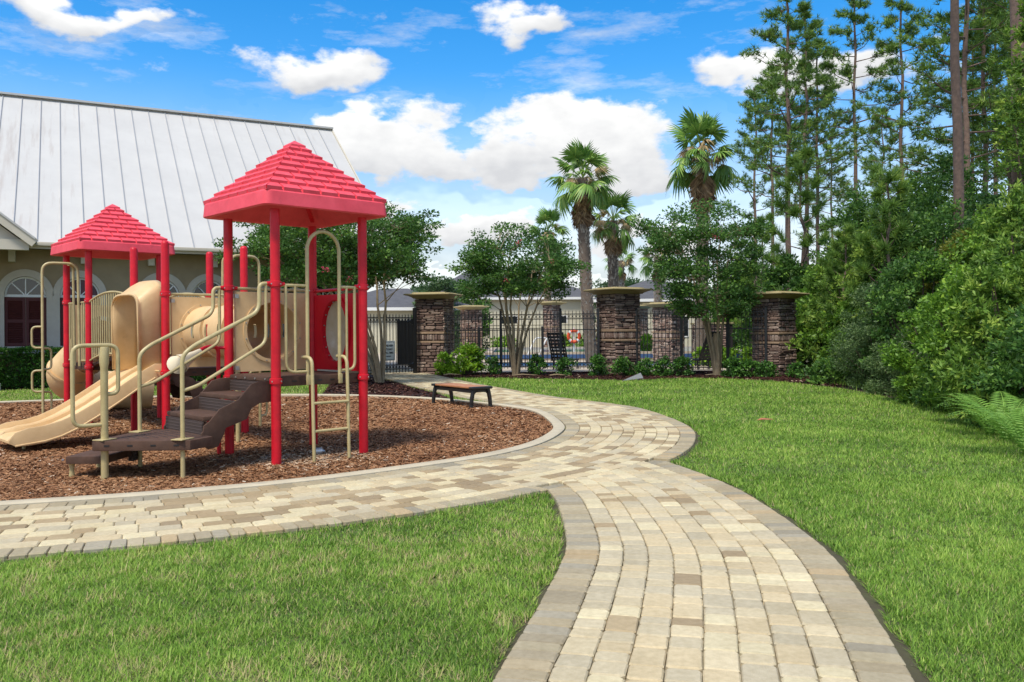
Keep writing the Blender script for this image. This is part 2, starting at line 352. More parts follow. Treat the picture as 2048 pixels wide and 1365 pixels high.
def _streaks():
    """rain streaks and grime running down the roof slope, worst near the left end"""
    m = M['roof_metal']; nt = m.node_tree; N = nt.nodes; L = nt.links; p = N['Principled BSDF']
    tc = N.new('ShaderNodeTexCoord'); mp = N.new('ShaderNodeMapping'); mp.inputs['Scale'].default_value = (3.2, .28, .28); L.new(tc.outputs['Object'], mp.inputs[0])
    n = N.new('ShaderNodeTexNoise'); n.inputs['Scale'].default_value = 1.6; n.inputs['Detail'].default_value = 9; n.inputs['Roughness'].default_value = .65; L.new(mp.outputs[0], n.inputs['Vector'])
    n2 = N.new('ShaderNodeTexNoise'); n2.inputs['Scale'].default_value = .35; n2.inputs['Detail'].default_value = 4; L.new(tc.outputs['Object'], n2.inputs['Vector'])
    sx = N.new('ShaderNodeSeparateXYZ'); L.new(tc.outputs['Object'], sx.inputs[0])
    lf = N.new('ShaderNodeMapRange'); L.new(sx.outputs['X'], lf.inputs[0]); lf.inputs[1].default_value = 2.5; lf.inputs[2].default_value = -2.5; lf.inputs[3].default_value = 0; lf.inputs[4].default_value = .24
    ad = N.new('ShaderNodeMath'); ad.operation = 'ADD'; L.new(n.outputs['Fac'], ad.inputs[0]); L.new(lf.outputs[0], ad.inputs[1])
    a2 = N.new('ShaderNodeMath'); a2.operation = 'MULTIPLY_ADD'; L.new(n2.outputs['Fac'], a2.inputs[0]); a2.inputs[1].default_value = .35; L.new(ad.outputs[0], a2.inputs[2])
    mr = N.new('ShaderNodeMapRange'); L.new(a2.outputs[0], mr.inputs[0]); mr.inputs[1].default_value = .79; mr.inputs[2].default_value = 1.0; mr.inputs[4].default_value = .6
    mx = N.new('ShaderNodeMixRGB'); L.new(mr.outputs[0], mx.inputs[0]); L.new(p.inputs['Base Color'].links[0].from_socket, mx.inputs[1]); mx.inputs[2].default_value = (.36, .31, .275, 1); L.new(mx.outputs[0], p.inputs['Base Color'])
_streaks()
M['seam'] = mat('seam_metal', (.40, .41, .42), .45, metal=.3)
M['stucco'] = mat('tan_stucco', (.34, .265, .16), .95, var=(.29, .225, .135), vscale=3, bump=.4, bscale=70)
M['trim'] = mat('pale_stucco_trim', (.56, .51, .42), .9, var=(.49, .44, .36), vscale=3, bump=.2, bscale=80)
M['fascia'] = mat('cream_fascia', (.58, .53, .42), .7, var=(.52, .47, .37), vscale=2)
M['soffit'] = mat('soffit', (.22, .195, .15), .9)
M['white'] = mat('white_paint', (.75, .75, .72), .5)
M['glass'] = mat('dark_window_glass', (.012, .016, .018), .06, spec=.8)
M['shutter'] = mat('burgundy_shutter', (.105, .028, .026), .6, spec=.3, var=(.085, .022, .021), vscale=5)
M['maroon_glass'] = mat('maroon_fanlight', (.065, .012, .022), .3)
M['deck'] = mat('pool_deck', (.50, .42, .32), .9, var=(.44, .37, .28), vscale=1.2)
M['water'] = mat('pool_water', (.03, .16, .30), .05, spec=.9, bump=.2, bscale=3)
M['tile'] = mat('pool_tile', (.05, .11, .25), .3)
M['siding'] = mat('cream_siding', (.56, .53, .40), .8, var=(.51, .48, .36), vscale=.6)
M['shingle'] = mat('grey_shingle_roof', (.105, .105, .112), .95, var=(.075, .075, .082), vscale=2.5, bump=.5, bscale=9)
M['sign'] = mat('sign_face', (.50, .53, .52), .5, var=(.46, .49, .48), vscale=6)
M['ink'] = mat('sign_ink', (.02, .02, .022), .6)
M['orange'] = mat('lifebuoy_orange', (.78, .10, .025), .5)
M['leaf_litter'] = mat('dry_leaf', (.42, .14, .06), .8, var=(.5, .2, .1), vscale=40)
M['alu'] = mat('aluminium', (.62, .62, .60), .4, metal=.6)
# ================================================================== GROUND
def catmull(P, n=12):
    P = [np.array(p[:2], float) for p in P]; P = [2*P[0]-P[1]]+P+[2*P[-1]-P[-2]]; out = []
    for i in range(1, len(P)-2):
        a, b, c, d = P[i-1:i+3]
        for k in range(n):
            t = k/n; out.append(.5*(2*b+(c-a)*t+(2*a-5*b+4*c-d)*t*t+(3*b-a-3*c+d)*t**3))
    out.append(P[-2]); return np.array(out)
def smooth(C, it=6):
    C = C.copy()
    for _ in range(it): C[1:-1] = .25*C[:-2]+.5*C[1:-1]+.25*C[2:]
    return C
def resample(C, step):
    s = np.r_[0, np.cumsum(np.linalg.norm(np.diff(C, axis=0), axis=1))]; n = int(s[-1]/step)
    t = np.linspace(0, s[-1], n+1); return np.c_[np.interp(t, s, C[:, 0]), np.interp(t, s, C[:, 1])]
def normals(C):                                        # to the right of travel
    t = np.gradient(C, axis=0); t /= np.linalg.norm(t, axis=1)[:, None]; return np.c_[t[:, 1], -t[:, 0]]
g2 = lambda x, y: tuple(G(x, y)[:2])

curb_px = [(0, 1012), (300, 992), (600, 965), (850, 932), (967, 914), (1055, 892), (1099, 869), (1105, 853), (1073, 828), (1026, 818), (961, 810), (850, 800), (705, 794), (520, 793), (300, 797), (0, 808)]
cp = [g2(*p) for p in curb_px]
d0 = np.array(cp[1])-np.array(cp[0]); d0 /= np.linalg.norm(d0)
cp = [tuple(np.array(cp[0])-d0*k) for k in (6, 3)]+cp+[(-14.5, 17.5)]
CURB = resample(smooth(catmull(cp), 10), .1); CN = normals(CURB)
i_turn = int(np.argmin(np.linalg.norm(CURB-np.array(g2(1026, 818)), axis=1)))
pb = [tuple(p) for p in (CURB+CN*.2)[:i_turn:6]]+[g2(948, 803), g2(880, 787), g2(818, 773), g2(772, 758.5), g2(735, 747), g2(700, 738)]
PB = resample(smooth(catmull(pb, 8), 14), .06); PBN = normals(PB); WB = 1.92
pa = [g2(960, 1420), g2(1000, 1346), g2(1062, 1246), g2(1096, 1184), g2(1128, 1120), g2(1132, 1080), g2(1120, 1028), g2(1105, 996), (.20, 8.7), (-.12, 9.8)]
pa = [(-.45, 2.0)]+pa
PA = resample(smooth(catmull(pa, 10), 8), .06); PAN = normals(PA); WA = 1.78

def offs(C, Nn, P):
    """signed offset of points P from the curve C (positive on the normal side)"""
    out = np.empty(len(P), np.float32); Cc = C[::2]; Nc = Nn[::2]
    for i in range(0, len(P), 20000):
        q = P[i:i+20000]; dx = q[:, None, 0]-Cc[None, :, 0]; dy = q[:, None, 1]-Cc[None, :, 1]
        j = np.argmin(dx*dx+dy*dy, axis=1); r = np.arange(len(q))
        out[i:i+20000] = dx[r, j]*Nc[j, 0]+dy[r, j]*Nc[j, 1]
    return out
def inpoly(P, poly):
    x, y = P[:, 0], P[:, 1]; r = np.zeros(len(P), bool); n = len(poly)
    for i in range(n):
        (x0, y0), (x1, y1) = poly[i], poly[(i+1) % n]
        c = ((y0 > y) != (y1 > y)) & (x < (x1-x0)*(y-y0)/((y1-y0) or 1e-9)+x0); r ^= c
    return r
GX0, GX1, GY0, GY1, GS = -15.0, 14.0, 1.5, 32.0, .05
gx = np.arange(GX0, GX1, GS); gy = np.arange(GY0, GY1, GS); GXX, GYY = np.meshgrid(gx, gy)
GP = np.c_[GXX.ravel(), GYY.ravel()]
OA = offs(PA, PAN, GP).reshape(GXX.shape); OB = offs(PB, PBN, GP).reshape(GXX.shape); OC = offs(CURB, CN, GP).reshape(GXX.shape)
def look(A, P):
    fx = np.clip((P[:, 0]-GX0)/GS, 0, A.shape[1]-1.01); fy = np.clip((P[:, 1]-GY0)/GS, 0, A.shape[0]-1.01)
    i, j = fx.astype(int), fy.astype(int); u, v = fx-i, fy-j
    return A[j, i]*(1-u)*(1-v)+A[j, i+1]*u*(1-v)+A[j+1, i]*(1-u)*v+A[j+1, i+1]*u*v

def sheet(name, poly, z, m, kind='structure', parent=None):
    V = [Vector((p[0], p[1], 0)) for p in poly]; tris = tessellate_polygon([V])
    me = bpy.data.meshes.new(name); me.from_pydata([(p[0], p[1], z) for p in poly], [], tris); me.update()
    if sum(p.normal.z for p in me.polygons) < 0: me.flip_normals()
    me.materials.append(m); o = put(name, me, parent)
    if kind: o['kind'] = kind
    return o
# one sheet to the horizon
sheet('ground', [(-900, -60), (900, -60), (900, 1500), (-900, 1500)], -.012, M['lawn'])
CURBO = CURB+CN*.2
sheet('playground_mulch', [tuple(p) for p in CURB[::2]]+[(-14.5, 12)], -.002, M['mulch_base'])
# curb: a real kerb ring with a rounded top
def ring_mesh(C, Nn, prof, m):
    n = len(C); k = len(prof); V = []
    for i in range(n):
        for w, z in prof: V.append((*(C[i]+Nn[i]*w), z))
    Fc = [(i*k+j, i*k+j+1, (i+1)*k+j+1, (i+1)*k+j) for i in range(n-1) for j in range(k-1)]
    me = bpy.data.meshes.new('curb'); me.from_pydata(V, [], Fc); me.polygons.foreach_set('use_smooth', np.ones(len(me.polygons), bool)); me.set_sharp_from_angle(angle=.9)
    me.materials.append(m); return me
kerb = put('playground_kerb', ring_mesh(CURB[::2], CN[::2], [(0, -.05), (.0, .036), (.014, .047), (.16, .047), (.178, .038), (.185, -.05)], M['concrete'])); kerb['kind'] = 'structure'

# ------------------------------------------------------------------ pavers
LIGHT = [(.67, .57, .355), (.62, .525, .34), (.56, .48, .32), (.69, .60, .385), (.53, .46, .315), (.61, .50, .31)]
BROWN = [(.39, .295, .17), (.43, .325, .19), (.36, .275, .165), (.46, .36, .215)]
GREY = [(.42, .35, .225), (.45, .37, .235), (.40, .34, .23), (.47, .36, .21), (.42, .36, .24), (.44, .375, .25), (.46, .395, .26), (.36, .32, .235)]
pav = []                                               # (distance, polygon, colour)
def clip(poly, f):
    out = []
    for i in range(len(poly)):
        a, b = poly[i], poly[(i+1) % len(poly)]; fa, fb = f(a), f(b)
        if fa >= 0: out.append(a)
        if (fa >= 0) != (fb >= 0): t = fa/(fa-fb); out.append((a[0]+(b[0]-a[0])*t, a[1]+(b[1]-a[1])*t))
    return out
def lay(C, Nn, w0, w1, lens, cols, keep, rng, gap=.0022, s_from=0):
    cen = C+Nn*((w0+w1)/2); s = np.r_[0, np.cumsum(np.linalg.norm(np.diff(cen, axis=0), axis=1))]
    def pt(sv, w):
        x = np.interp(sv, s, np.arange(len(s))); i = min(int(x), len(C)-2); t = x-i
        p = C[i]*(1-t)+C[i+1]*t; n = Nn[i]*(1-t)+Nn[i+1]*t; n = n/np.linalg.norm(n); return tuple(p+n*w)
    a = s_from+rng.random()*.15
    while a < s[-1]-.3:
        ln = rng.choice(lens); b = a+ln
        j = lambda: rng.uniform(-.003, .003)
        poly = [pt(a+gap+j(), w0+gap+j()), pt(a+gap+j(), w1-gap+j()), pt(b-gap+j(), w1-gap+j()), pt(b-gap+j(), w0+gap+j())]
        a = b; m = np.mean(poly, axis=0)
        if m[1] < 2.2 or abs(m[0]) > .72*m[1]+1.2: continue
        poly = keep(poly, m)
        if not poly or len(poly) < 3: continue
        c = cols(m, rng); pav.append((math.hypot(m[0], m[1]), poly, c))
oA = lambda p: float(look(OA, np.array([p[:2]]))[0]); oB = lambda p: float(look(OB, np.array([p[:2]]))[0])
rp = random.Random(3)
def mixcol(pal, rng, v=.06): c = rng.choice(pal); k = 1+rng.uniform(-v, v); return tuple(min(.8, x*k) for x in c)
def cB(m, rng): return mixcol(BROWN, rng) if rng.random() < .30 else mixcol(LIGHT, rng)
def cA(m, rng): return mixcol(BROWN, rng) if rng.random() < (.15 if m[1] > 6.5 else .02) else mixcol(LIGHT[1:], rng, .10)
def cG(m, rng): return mixcol(GREY, rng, .12)
inA = lambda m: -.01 < oA(m) < WA+.01
allk = lambda poly, m: poly
nb = 9; bw = .22; cw = (WB-2*bw)/nb
lay(PB, PBN, 0, bw, [.13, .15, .17], cG, allk, rp)
for i in range(nb): lay(PB, PBN, bw+i*cw, bw+(i+1)*cw, [.155, .155, .235, .235, .31] if True else 0, cB, allk, rp)
lay(PB, PBN, WB-bw, WB, [.11, .115, .12, .17], cG, lambda poly, m: None if (inA(m) and m[1] > 6) else poly, rp)
JL = WB-bw
def keepA(poly, m):
    if m[1] < 6.0 or m[1] > 11: return poly if m[1] < 6 else None
    return clip(poly, lambda p: oB(p)-JL-.004)
def keepAb(poly, m):
    if m[1] < 6.0 or m[1] > 11: return poly if m[1] < 6 else None
    return clip(poly, lambda p: oB(p)-WB-.004)
na = 8; ba = .235; ca = (WA-2*ba)/na
lay(PA, PAN, 0, ba, [.11, .115, .12], cG, keepAb, rp)
for i in range(na): lay(PA, PAN, ba+i*ca, ba+(i+1)*ca, [.155, .155, .16, .235, .12], cA, keepA, rp)
lay(PA, PAN, WA-ba, WA, [.11, .115, .12], cG, keepAb, rp)

def paver_verts(poly, rng, ztop=.034):
    """outline with softened corners, rounded top edge"""
    P = [np.array(p) for p in poly]; n = len(P); c = sum(P)/n
    ring = []
    for i in range(n):
        a, b, d = P[i-1], P[i], P[(i+1) % n]
        for q in (a, d):
            L = np.linalg.norm(q-b); k = min(.010+rng.random()*.010, L*.30); ring.append(b+(q-b)/max(L, 1e-6)*k)
    ring = np.array(ring); z = ztop+rng.uniform(-.0025, .0025); tx, ty = rng.uniform(-.012, .012), rng.uniform(-.012, .012)
    ins = c+(ring-c)*np.clip(1-.010/np.maximum(np.linalg.norm(ring-c, axis=1), .02), .6, 1)[:, None]
    zt = lambda R, dz: z+dz+(R-c)[:, 0]*tx+(R-c)[:, 1]*ty
    k = len(ring)
    V = np.vstack([np.c_[ring, np.full(k, z-.05)], np.c_[ring, zt(ring, -.0085)], np.c_[ins, zt(ins, 0)]])
    Fc = [(i, (i+1) % k, k+(i+1) % k, k+i) for i in range(k)]+[(k+i, k+(i+1) % k, 2*k+(i+1) % k, 2*k+i) for i in range(k)]+[tuple(range(2*k, 3*k))]
    return V, Fc
def area(poly): return abs(sum(poly[i][0]*poly[(i+1) % len(poly)][1]-poly[(i+1) % len(poly)][0]*poly[i][1] for i in range(len(poly))))/2
pav = [p for p in pav if area(p[1]) > .0006]
pav.sort(key=lambda p: p[0])
path = sheet('paved_path', [tuple(p) for p in PB]+[tuple(p) for p in (PB+PBN*WB)[::-1]], .003, M['sand'])
bedA = sheet('path_bedding', [tuple(p) for p in PA[PA[:, 1] < 8.9]]+[tuple(p) for p in (PA+PAN*WA)[PA[:, 1] < 8.9][::-1]], .007, M['sand'], None, path)
def addhue(me, c, n):
    a = me.attributes.new('hue', 'FLOAT_VECTOR', 'POINT'); a.data.foreach_set('vector', np.tile(np.array(c, np.float32), n))
rv = random.Random(5); JV, JF, JC = [], [], []; npv = 0
for d, poly, c in pav:
    V, Fc = paver_verts(poly, rv)
    vis = poly[0][1] > 3.3 and abs(poly[0][0]) < .61*poly[0][1]
    if vis and npv < 299:
        me = bpy.data.meshes.new('paver'); me.from_pydata(V.tolist(), [], Fc); addhue(me, c, len(V))
        me.polygons.foreach_set('use_smooth', np.ones(len(me.polygons), bool)); me.set_sharp_from_angle(angle=.42)
        me.materials.append(M['paver']); put('paver', me, path); npv += 1
    else:
        b = len(JV); JV += V.tolist(); JF += [tuple(i+b for i in f) for f in Fc]; JC += [c]*len(V)
me = bpy.data.meshes.new('pavers'); me.from_pydata(JV, [], JF)
a = me.attributes.new('hue', 'FLOAT_VECTOR', 'POINT'); a.data.foreach_set('vector', np.array(JC, np.float32).ravel())
me.polygons.foreach_set('use_smooth', np.ones(len(me.polygons), bool)); me.set_sharp_from_angle(angle=.42); me.materials.append(M['paver'])
o = put('distant_pavers', me, path); o['kind'] = 'stuff'
print('pavers', len(pav))

# ------------------------------------------------------------------ beds
BED = [g2(*p) for p in [(836, 749), (880, 757.5), (940, 757), (1000, 757.5), (1060, 759), (1130, 759), (1250, 762.5), (1350, 758), (1450, 758), (1560, 764), (1620, 770), (1700, 780), (1800, 800)]]+[(12.5, 18), (12.5, 31.4), (-3.2, 31.4)]
TBED = [g2(*p) for p in [(640, 793.5), (705, 792), (807, 796), (870, 798.5), (905, 799.5), (880, 789), (850, 782), (818, 774.5), (790, 766), (765, 759.5), (740, 756), (700, 762), (660, 770)]]
BLD = (-14.3, 25.0); BA = radians(27.98); bx = np.array([cos(BA), sin(BA)]); by = np.array([-sin(BA), cos(BA)])
HBED = [tuple(np.array(BLD)+bx*k+by*q) for k, q in [(-8, -1.75), (13, -1.75), (13, .2), (-8, .2)]]
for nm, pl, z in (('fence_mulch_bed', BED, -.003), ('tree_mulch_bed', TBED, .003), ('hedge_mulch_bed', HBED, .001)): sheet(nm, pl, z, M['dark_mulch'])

def strip(name, C, Nn, w0, w1, z, m):
    V = [(*(C[i]+Nn[i]*w), z) for i in range(len(C)) for w in (w0, w1)]; me = bpy.data.meshes.new(name); me.from_pydata(V, [], [(2*i, 2*i+1, 2*i+3, 2*i+2) for i in range(len(C)-1)])
    if me.polygons[0].normal.z < 0: me.flip_normals()
    me.materials.append(m); o = put(name, me); o['kind'] = 'structure'
kA = PA[:, 1] < 8.6
strip('path_edge_soil', PA[kA], PAN[kA], WA+.002, WA+.11, -.004, M['soil']); strip('path_edge_soil', PA[kA], PAN[kA], -.11, -.002, -.004, M['soil'])
kB = (PB[:, 0] > -1.2) & (PB[:, 1] > 10.6); strip('path_edge_soil', PB[kB], PBN[kB], WB+.002, WB+.10, -.006, M['soil'])
# ------------------------------------------------------------------ grass blades and mulch chips (nobody could count them)
WOODS = [(8.6, 31), (9.0, 25.0), (8.7, 20), (8.2, 16.8), (7.4, 13.5), (6.9, 11.0), (6.6, 8), (7, 2), (30, 2), (30, 31)]
def sample(dens_bands, spread=.63, extra=1.2):
    out = []
    for y0, y1, dn in dens_bands:
        w = y1*spread+extra; A = (y1-y0)*2*w; n = int(A*dn)
        p = np.c_[NP.uniform(-w, w, n), NP.uniform(y0, y1, n)]; p = p[np.abs(p[:, 0]) < p[:, 1]*spread+extra]; out.append(p)
    return np.vstack(out)
def masks(P):
    a, b, c = look(OA, P), look(OB, P), look(OC, P)
    wob = .025*np.sin(P[:, 0]*9+P[:, 1]*5)+.02*np.sin(P[:, 0]*23-P[:, 1]*17)
    a = a+wob*.6; b = b+wob*.6
    beds = inpoly(P, BED) | inpoly(P, TBED) | inpoly(P, HBED)
    onA = (a > -.03) & (a < WA+.065) & (P[:, 1] < 10.4); onB = (b > -.0) & (b < WB+np.where(P[:, 1] > 10.3, .05, .012))
    play = (c < .20)
    right = (a > WA+.02) | ((b > WB) & (P[:, 1] > 8.9) & (P[:, 0] > -2))
    return a, b, c, beds, onA, onB, play, right
def blades(P, ln, wd, tone, m, name, lean=(.5, 1.25)):
    n = len(P); az = NP.uniform(0, 2*pi, n); tl = NP.uniform(*lean, n); L = ln*NP.uniform(.55, 1.25, n)
    d = np.c_[np.cos(az)*np.sin(tl), np.sin(az)*np.sin(tl), np.cos(tl)]; s = np.c_[-np.sin(az), np.cos(az), np.zeros(n)]
    s = s*np.cos(NP.uniform(-.9, .9, n))[:, None]
    base = np.c_[P, np.zeros(n)-.008]; w = wd*NP.uniform(.6, 1.3, n)
    V = np.stack([base-s*w[:, None]/2, base+s*w[:, None]/2, base+d*L[:, None]], 1).reshape(-1, 3)
    return put(name, fast_mesh(name, V, np.arange(3*n).reshape(n, 3), m, tone=np.repeat(tone, 3)))
P = sample([(2.6, 4.6, 15000), (4.6, 6.2, 12000), (6.2, 9, 7000), (9, 14, 3300), (14, 20, 1500), (20, 30, 800)])
a, b, c, beds, onA, onB, play, right = masks(P)
ok = ~beds & ~onA & ~onB & ~play & ~inpoly(P, [(p[0]+.35, p[1]) for p in WOODS]) & (P[:, 1] < 30.5)
ok &= ~((P[:, 0] < -3) & (P[:, 1] > 24.5)) & ~((P[:, 0] > -3) & (P[:, 1] > 29))
P = P[ok]; a, b = a[ok], b[ok]; right = right[ok]
pn = .5+.25*np.sin(P[:, 0]*2.1+1.7*np.sin(P[:, 1]*1.3))+.25*np.sin(P[:, 1]*2.7+2*np.sin(P[:, 0]*1.1+.6))
pf = .5+.5*np.sin(P[:, 0]*7.3+2*np.sin(P[:, 1]*5.1))*np.sin(P[:, 1]*8.1+1.5*np.sin(P[:, 0]*6.3))
tone = np.clip(NP.normal(.44, .24, len(P))+.30*(pn-.5)+.22*(pf-.5), 0, .9)
dead = NP.random(len(P)) < np.where(right, .04+.05*(pf > .8), .09+.30*(pf > .72))
tone[dead] = NP.uniform(.93, 1, dead.sum())
far = np.clip((P[:, 1]-4)/22, 0, 1)
# tall tufts where the mower does not reach (edges), shorter in bare patches
edge = np.minimum(np.abs(np.where(right, a-WA, a)), np.abs(b-WB)) < .12
hgt = (.046+.030*far)*(.6+.7*pf)*np.where(NP.random(len(P)) < .06, 1.6, 1.0)*np.where(edge, 1.25, 1.0)
thin = NP.random(len(P)) < np.where((pf > .78) & ~right, .5, np.where((pf > .88), .3, 0))
for nm, lab, sel in (('grass', 'mown lawn to the right of the paved path', right), ('grass', 'coarse lawn left of the near path and behind the playground', ~right)):
    s = sel & ~thin
    o = blades(P[s], hgt[s], (.0065+.017*far)[s], tone[s], M['grass'], nm); T(o, lab, 'grass', None, 'stuff')
print('blades', len(P))
def chips(P, ln, wd, tone, m, name):
    n = len(P); az = NP.uniform(0, 2*pi, n); L = ln*NP.uniform(.4, 1.4, n)/2; w = wd*NP.uniform(.5, 1.5, n)/2
    d = np.c_[np.cos(az), np.sin(az), NP.uniform(-.35, .35, n)]; r = NP.uniform(-.6, .6, n); s = np.c_[-np.sin(az)*np.cos(r), np.cos(az)*np.cos(r), np.sin(r)]
    c = np.c_[P, NP.uniform(.004, .024, n)]; D = d*L[:, None]; S = s*w[:, None]
    V = np.stack([c-D-S*.6, c+D*.9-S, c+D+S*.7, c-D*.9+S], 1).reshape(-1, 3)
    return put(name, fast_mesh(name, V, np.arange(4*n).reshape(n, 4), m, tone=np.repeat(tone, 4)))
P = sample([(5.5, 8.5, 4400), (8.5, 11, 2700), (11, 15, 1250), (15, 20, 680)], .64, .6)
c = look(OC, P); P = P[(c < .01) & (P[:, 0] > -14)]; c = look(OC, P)
ins = inpoly(P, [tuple(p) for p in CURB]+[(-14.5, 12)]); P = P[ins]
pn = .5+.5*np.sin(P[:, 0]*1.7+2*np.sin(P[:, 1]*.9))*np.sin(P[:, 1]*1.5+1.2*np.sin(P[:, 0]*1.3))
far = np.clip((P[:, 1]-6)/14, 0, 1)
tone = np.clip(NP.normal(.50, .17, len(P))+.20*(pn-.5), 0, .94); lt = NP.random(len(P)) < .012; tone[lt] = 1
grey = np.exp(-(((P[:, 0]+2.65)/.75)**2+((P[:, 1]-10.3)/.6)**2)); tone = np.where(NP.random(len(P)) < grey*.8, NP.uniform(.9, 1, len(P)), tone)
o = chips(P, .044+.04*far, .009+.016*far, tone, M['chips'], 'wood_chips'); T(o, 'loose reddish brown wood chips filling the playground', 'mulch', None, 'stuff'); print('chips', len(P))
P = np.vstack([np.c_[NP.uniform(-4, 10.5, 26000), NP.uniform(22, 31, 26000)], np.c_[NP.uniform(-6.5, -1.5, 9000), NP.uniform(18, 28, 9000)]])
P = P[inpoly(P, BED) | inpoly(P, TBED)]
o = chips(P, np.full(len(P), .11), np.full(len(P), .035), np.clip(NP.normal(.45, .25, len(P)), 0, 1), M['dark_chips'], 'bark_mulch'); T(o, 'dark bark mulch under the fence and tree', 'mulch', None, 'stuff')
# ================================================================== PLAY STRUCTURE  (local x = t away from the stairs, local y = s along the row, z up)
TH = .765; PO = (-2.74, 9.85)
PS = empty('play_structure', (PO[0], PO[1], 0), TH)
T(PS, 'red and tan playground climbing structure with two red roofed towers and slide', 'playground')
Lp = 1.2; S1, S2, S3, S4 = 1.2, 3.2, 4.4, 6.48; S5 = S4+1.2
DK = 1.02; RP = .057
def deck_top(s): return DK
# posts ------------------------------------------------------------
def post(t, s, top, dome):
    z0 = -.1
    prof = [(RP, z0), (RP, top-(.05 if dome else 0))]
    if dome: prof += [(RP*.94, top-.03), (RP*.75, top-.012), (RP*.4, top-.002), (.004, top)]
    o = MB().lathe(prof, (t, s, 0), 18).build('post', M['red'], PS)
    return o
def clamp(par, t, s, z, dirs=()):
    m = MB().lathe([(RP+.004, -.034), (RP+.015, -.030), (RP+.017, 0), (RP+.015, .030), (RP+.004, .034)], (t, s, z), 18)
    for a in dirs:
        dx, dy = cos(a), sin(a)
        m.tube([(t+dx*RP, s+dy*RP, z), (t+dx*(RP+.055), s+dy*(RP+.055), z)], .026, 10)
    m.build('clamp', M['red'], par)
    b = MB()
    for a in (0.4, 2.0, 3.6, 5.2): b.lathe([(.008, -.008), (.008, .004), (.004, .008)], (t+cos(a)*(RP+.016), s+sin(a)*(RP+.016), z), 6)
    b.build('clamp_bolt', M['steel'], par)
PST = {}
for key, (t, s, top, dome) in {
    't1f': (0, 0, 2.97, 0), 't1l': (0, S1, 2.97, 0), 't1r': (Lp, 0, 2.97, 0), 't1b': (Lp, S1, 2.97, 0),
    's2f': (0, S2, 2.86, 1), 's2l': (0, S3, 2.86, 1), 's2r': (Lp, S2, 2.86, 1), 's2b': (Lp, S3, 2.86, 1),
    't2f': (0, S4, 2.95, 0), 't2l': (0, S5, 2.95, 0), 't2r': (Lp, S4, 2.95, 0), 't2b': (Lp, S5, 2.95, 0)}.items():
    p = post(t, s, top, dome); PST[key] = p
    du = (pi/2, -pi/2) if key in ('t1f',) else (0, pi/2) if key[:2] == 't1' else (0, -pi/2)
    clamp(p, t, s, 2.10, {'t1f': (pi, 0), 't1l': (pi, 0), 't1r': (pi/2, pi), 't1b': (-pi/2, pi)}.get(key, ()))
    clamp(p, t, s, .972)
# decks ------------------------------------------------------------
def deck(s0, s1, t0=0.0, t1=Lp):
    m = MB().prism([(t0+.03, s0+.03), (t1-.03, s0+.03), (t1-.03, s1-.03), (t0+.03, s1-.03)], DK-.115, DK)
    d = m.build('deck', M['brown'], PS, bevel=.012)
    sl = MB()
    for k in range(7):
        f = (k+.5)/7
        for tt in (t0+.0285, t1-.0285): sl.box((tt, s0+(s1-s0)*f, DK-.06), (.004, .06, .016))
        for ss in (s0+.0285, s1-.0285): sl.box((t0+(t1-t0)*f, ss, DK-.06), (.06, .004, .016))
    sl.build('deck_slots', M['black'], d, smooth=False)
    return d
deck(0, S1); deck(S2, S3); deck(S4, S5)
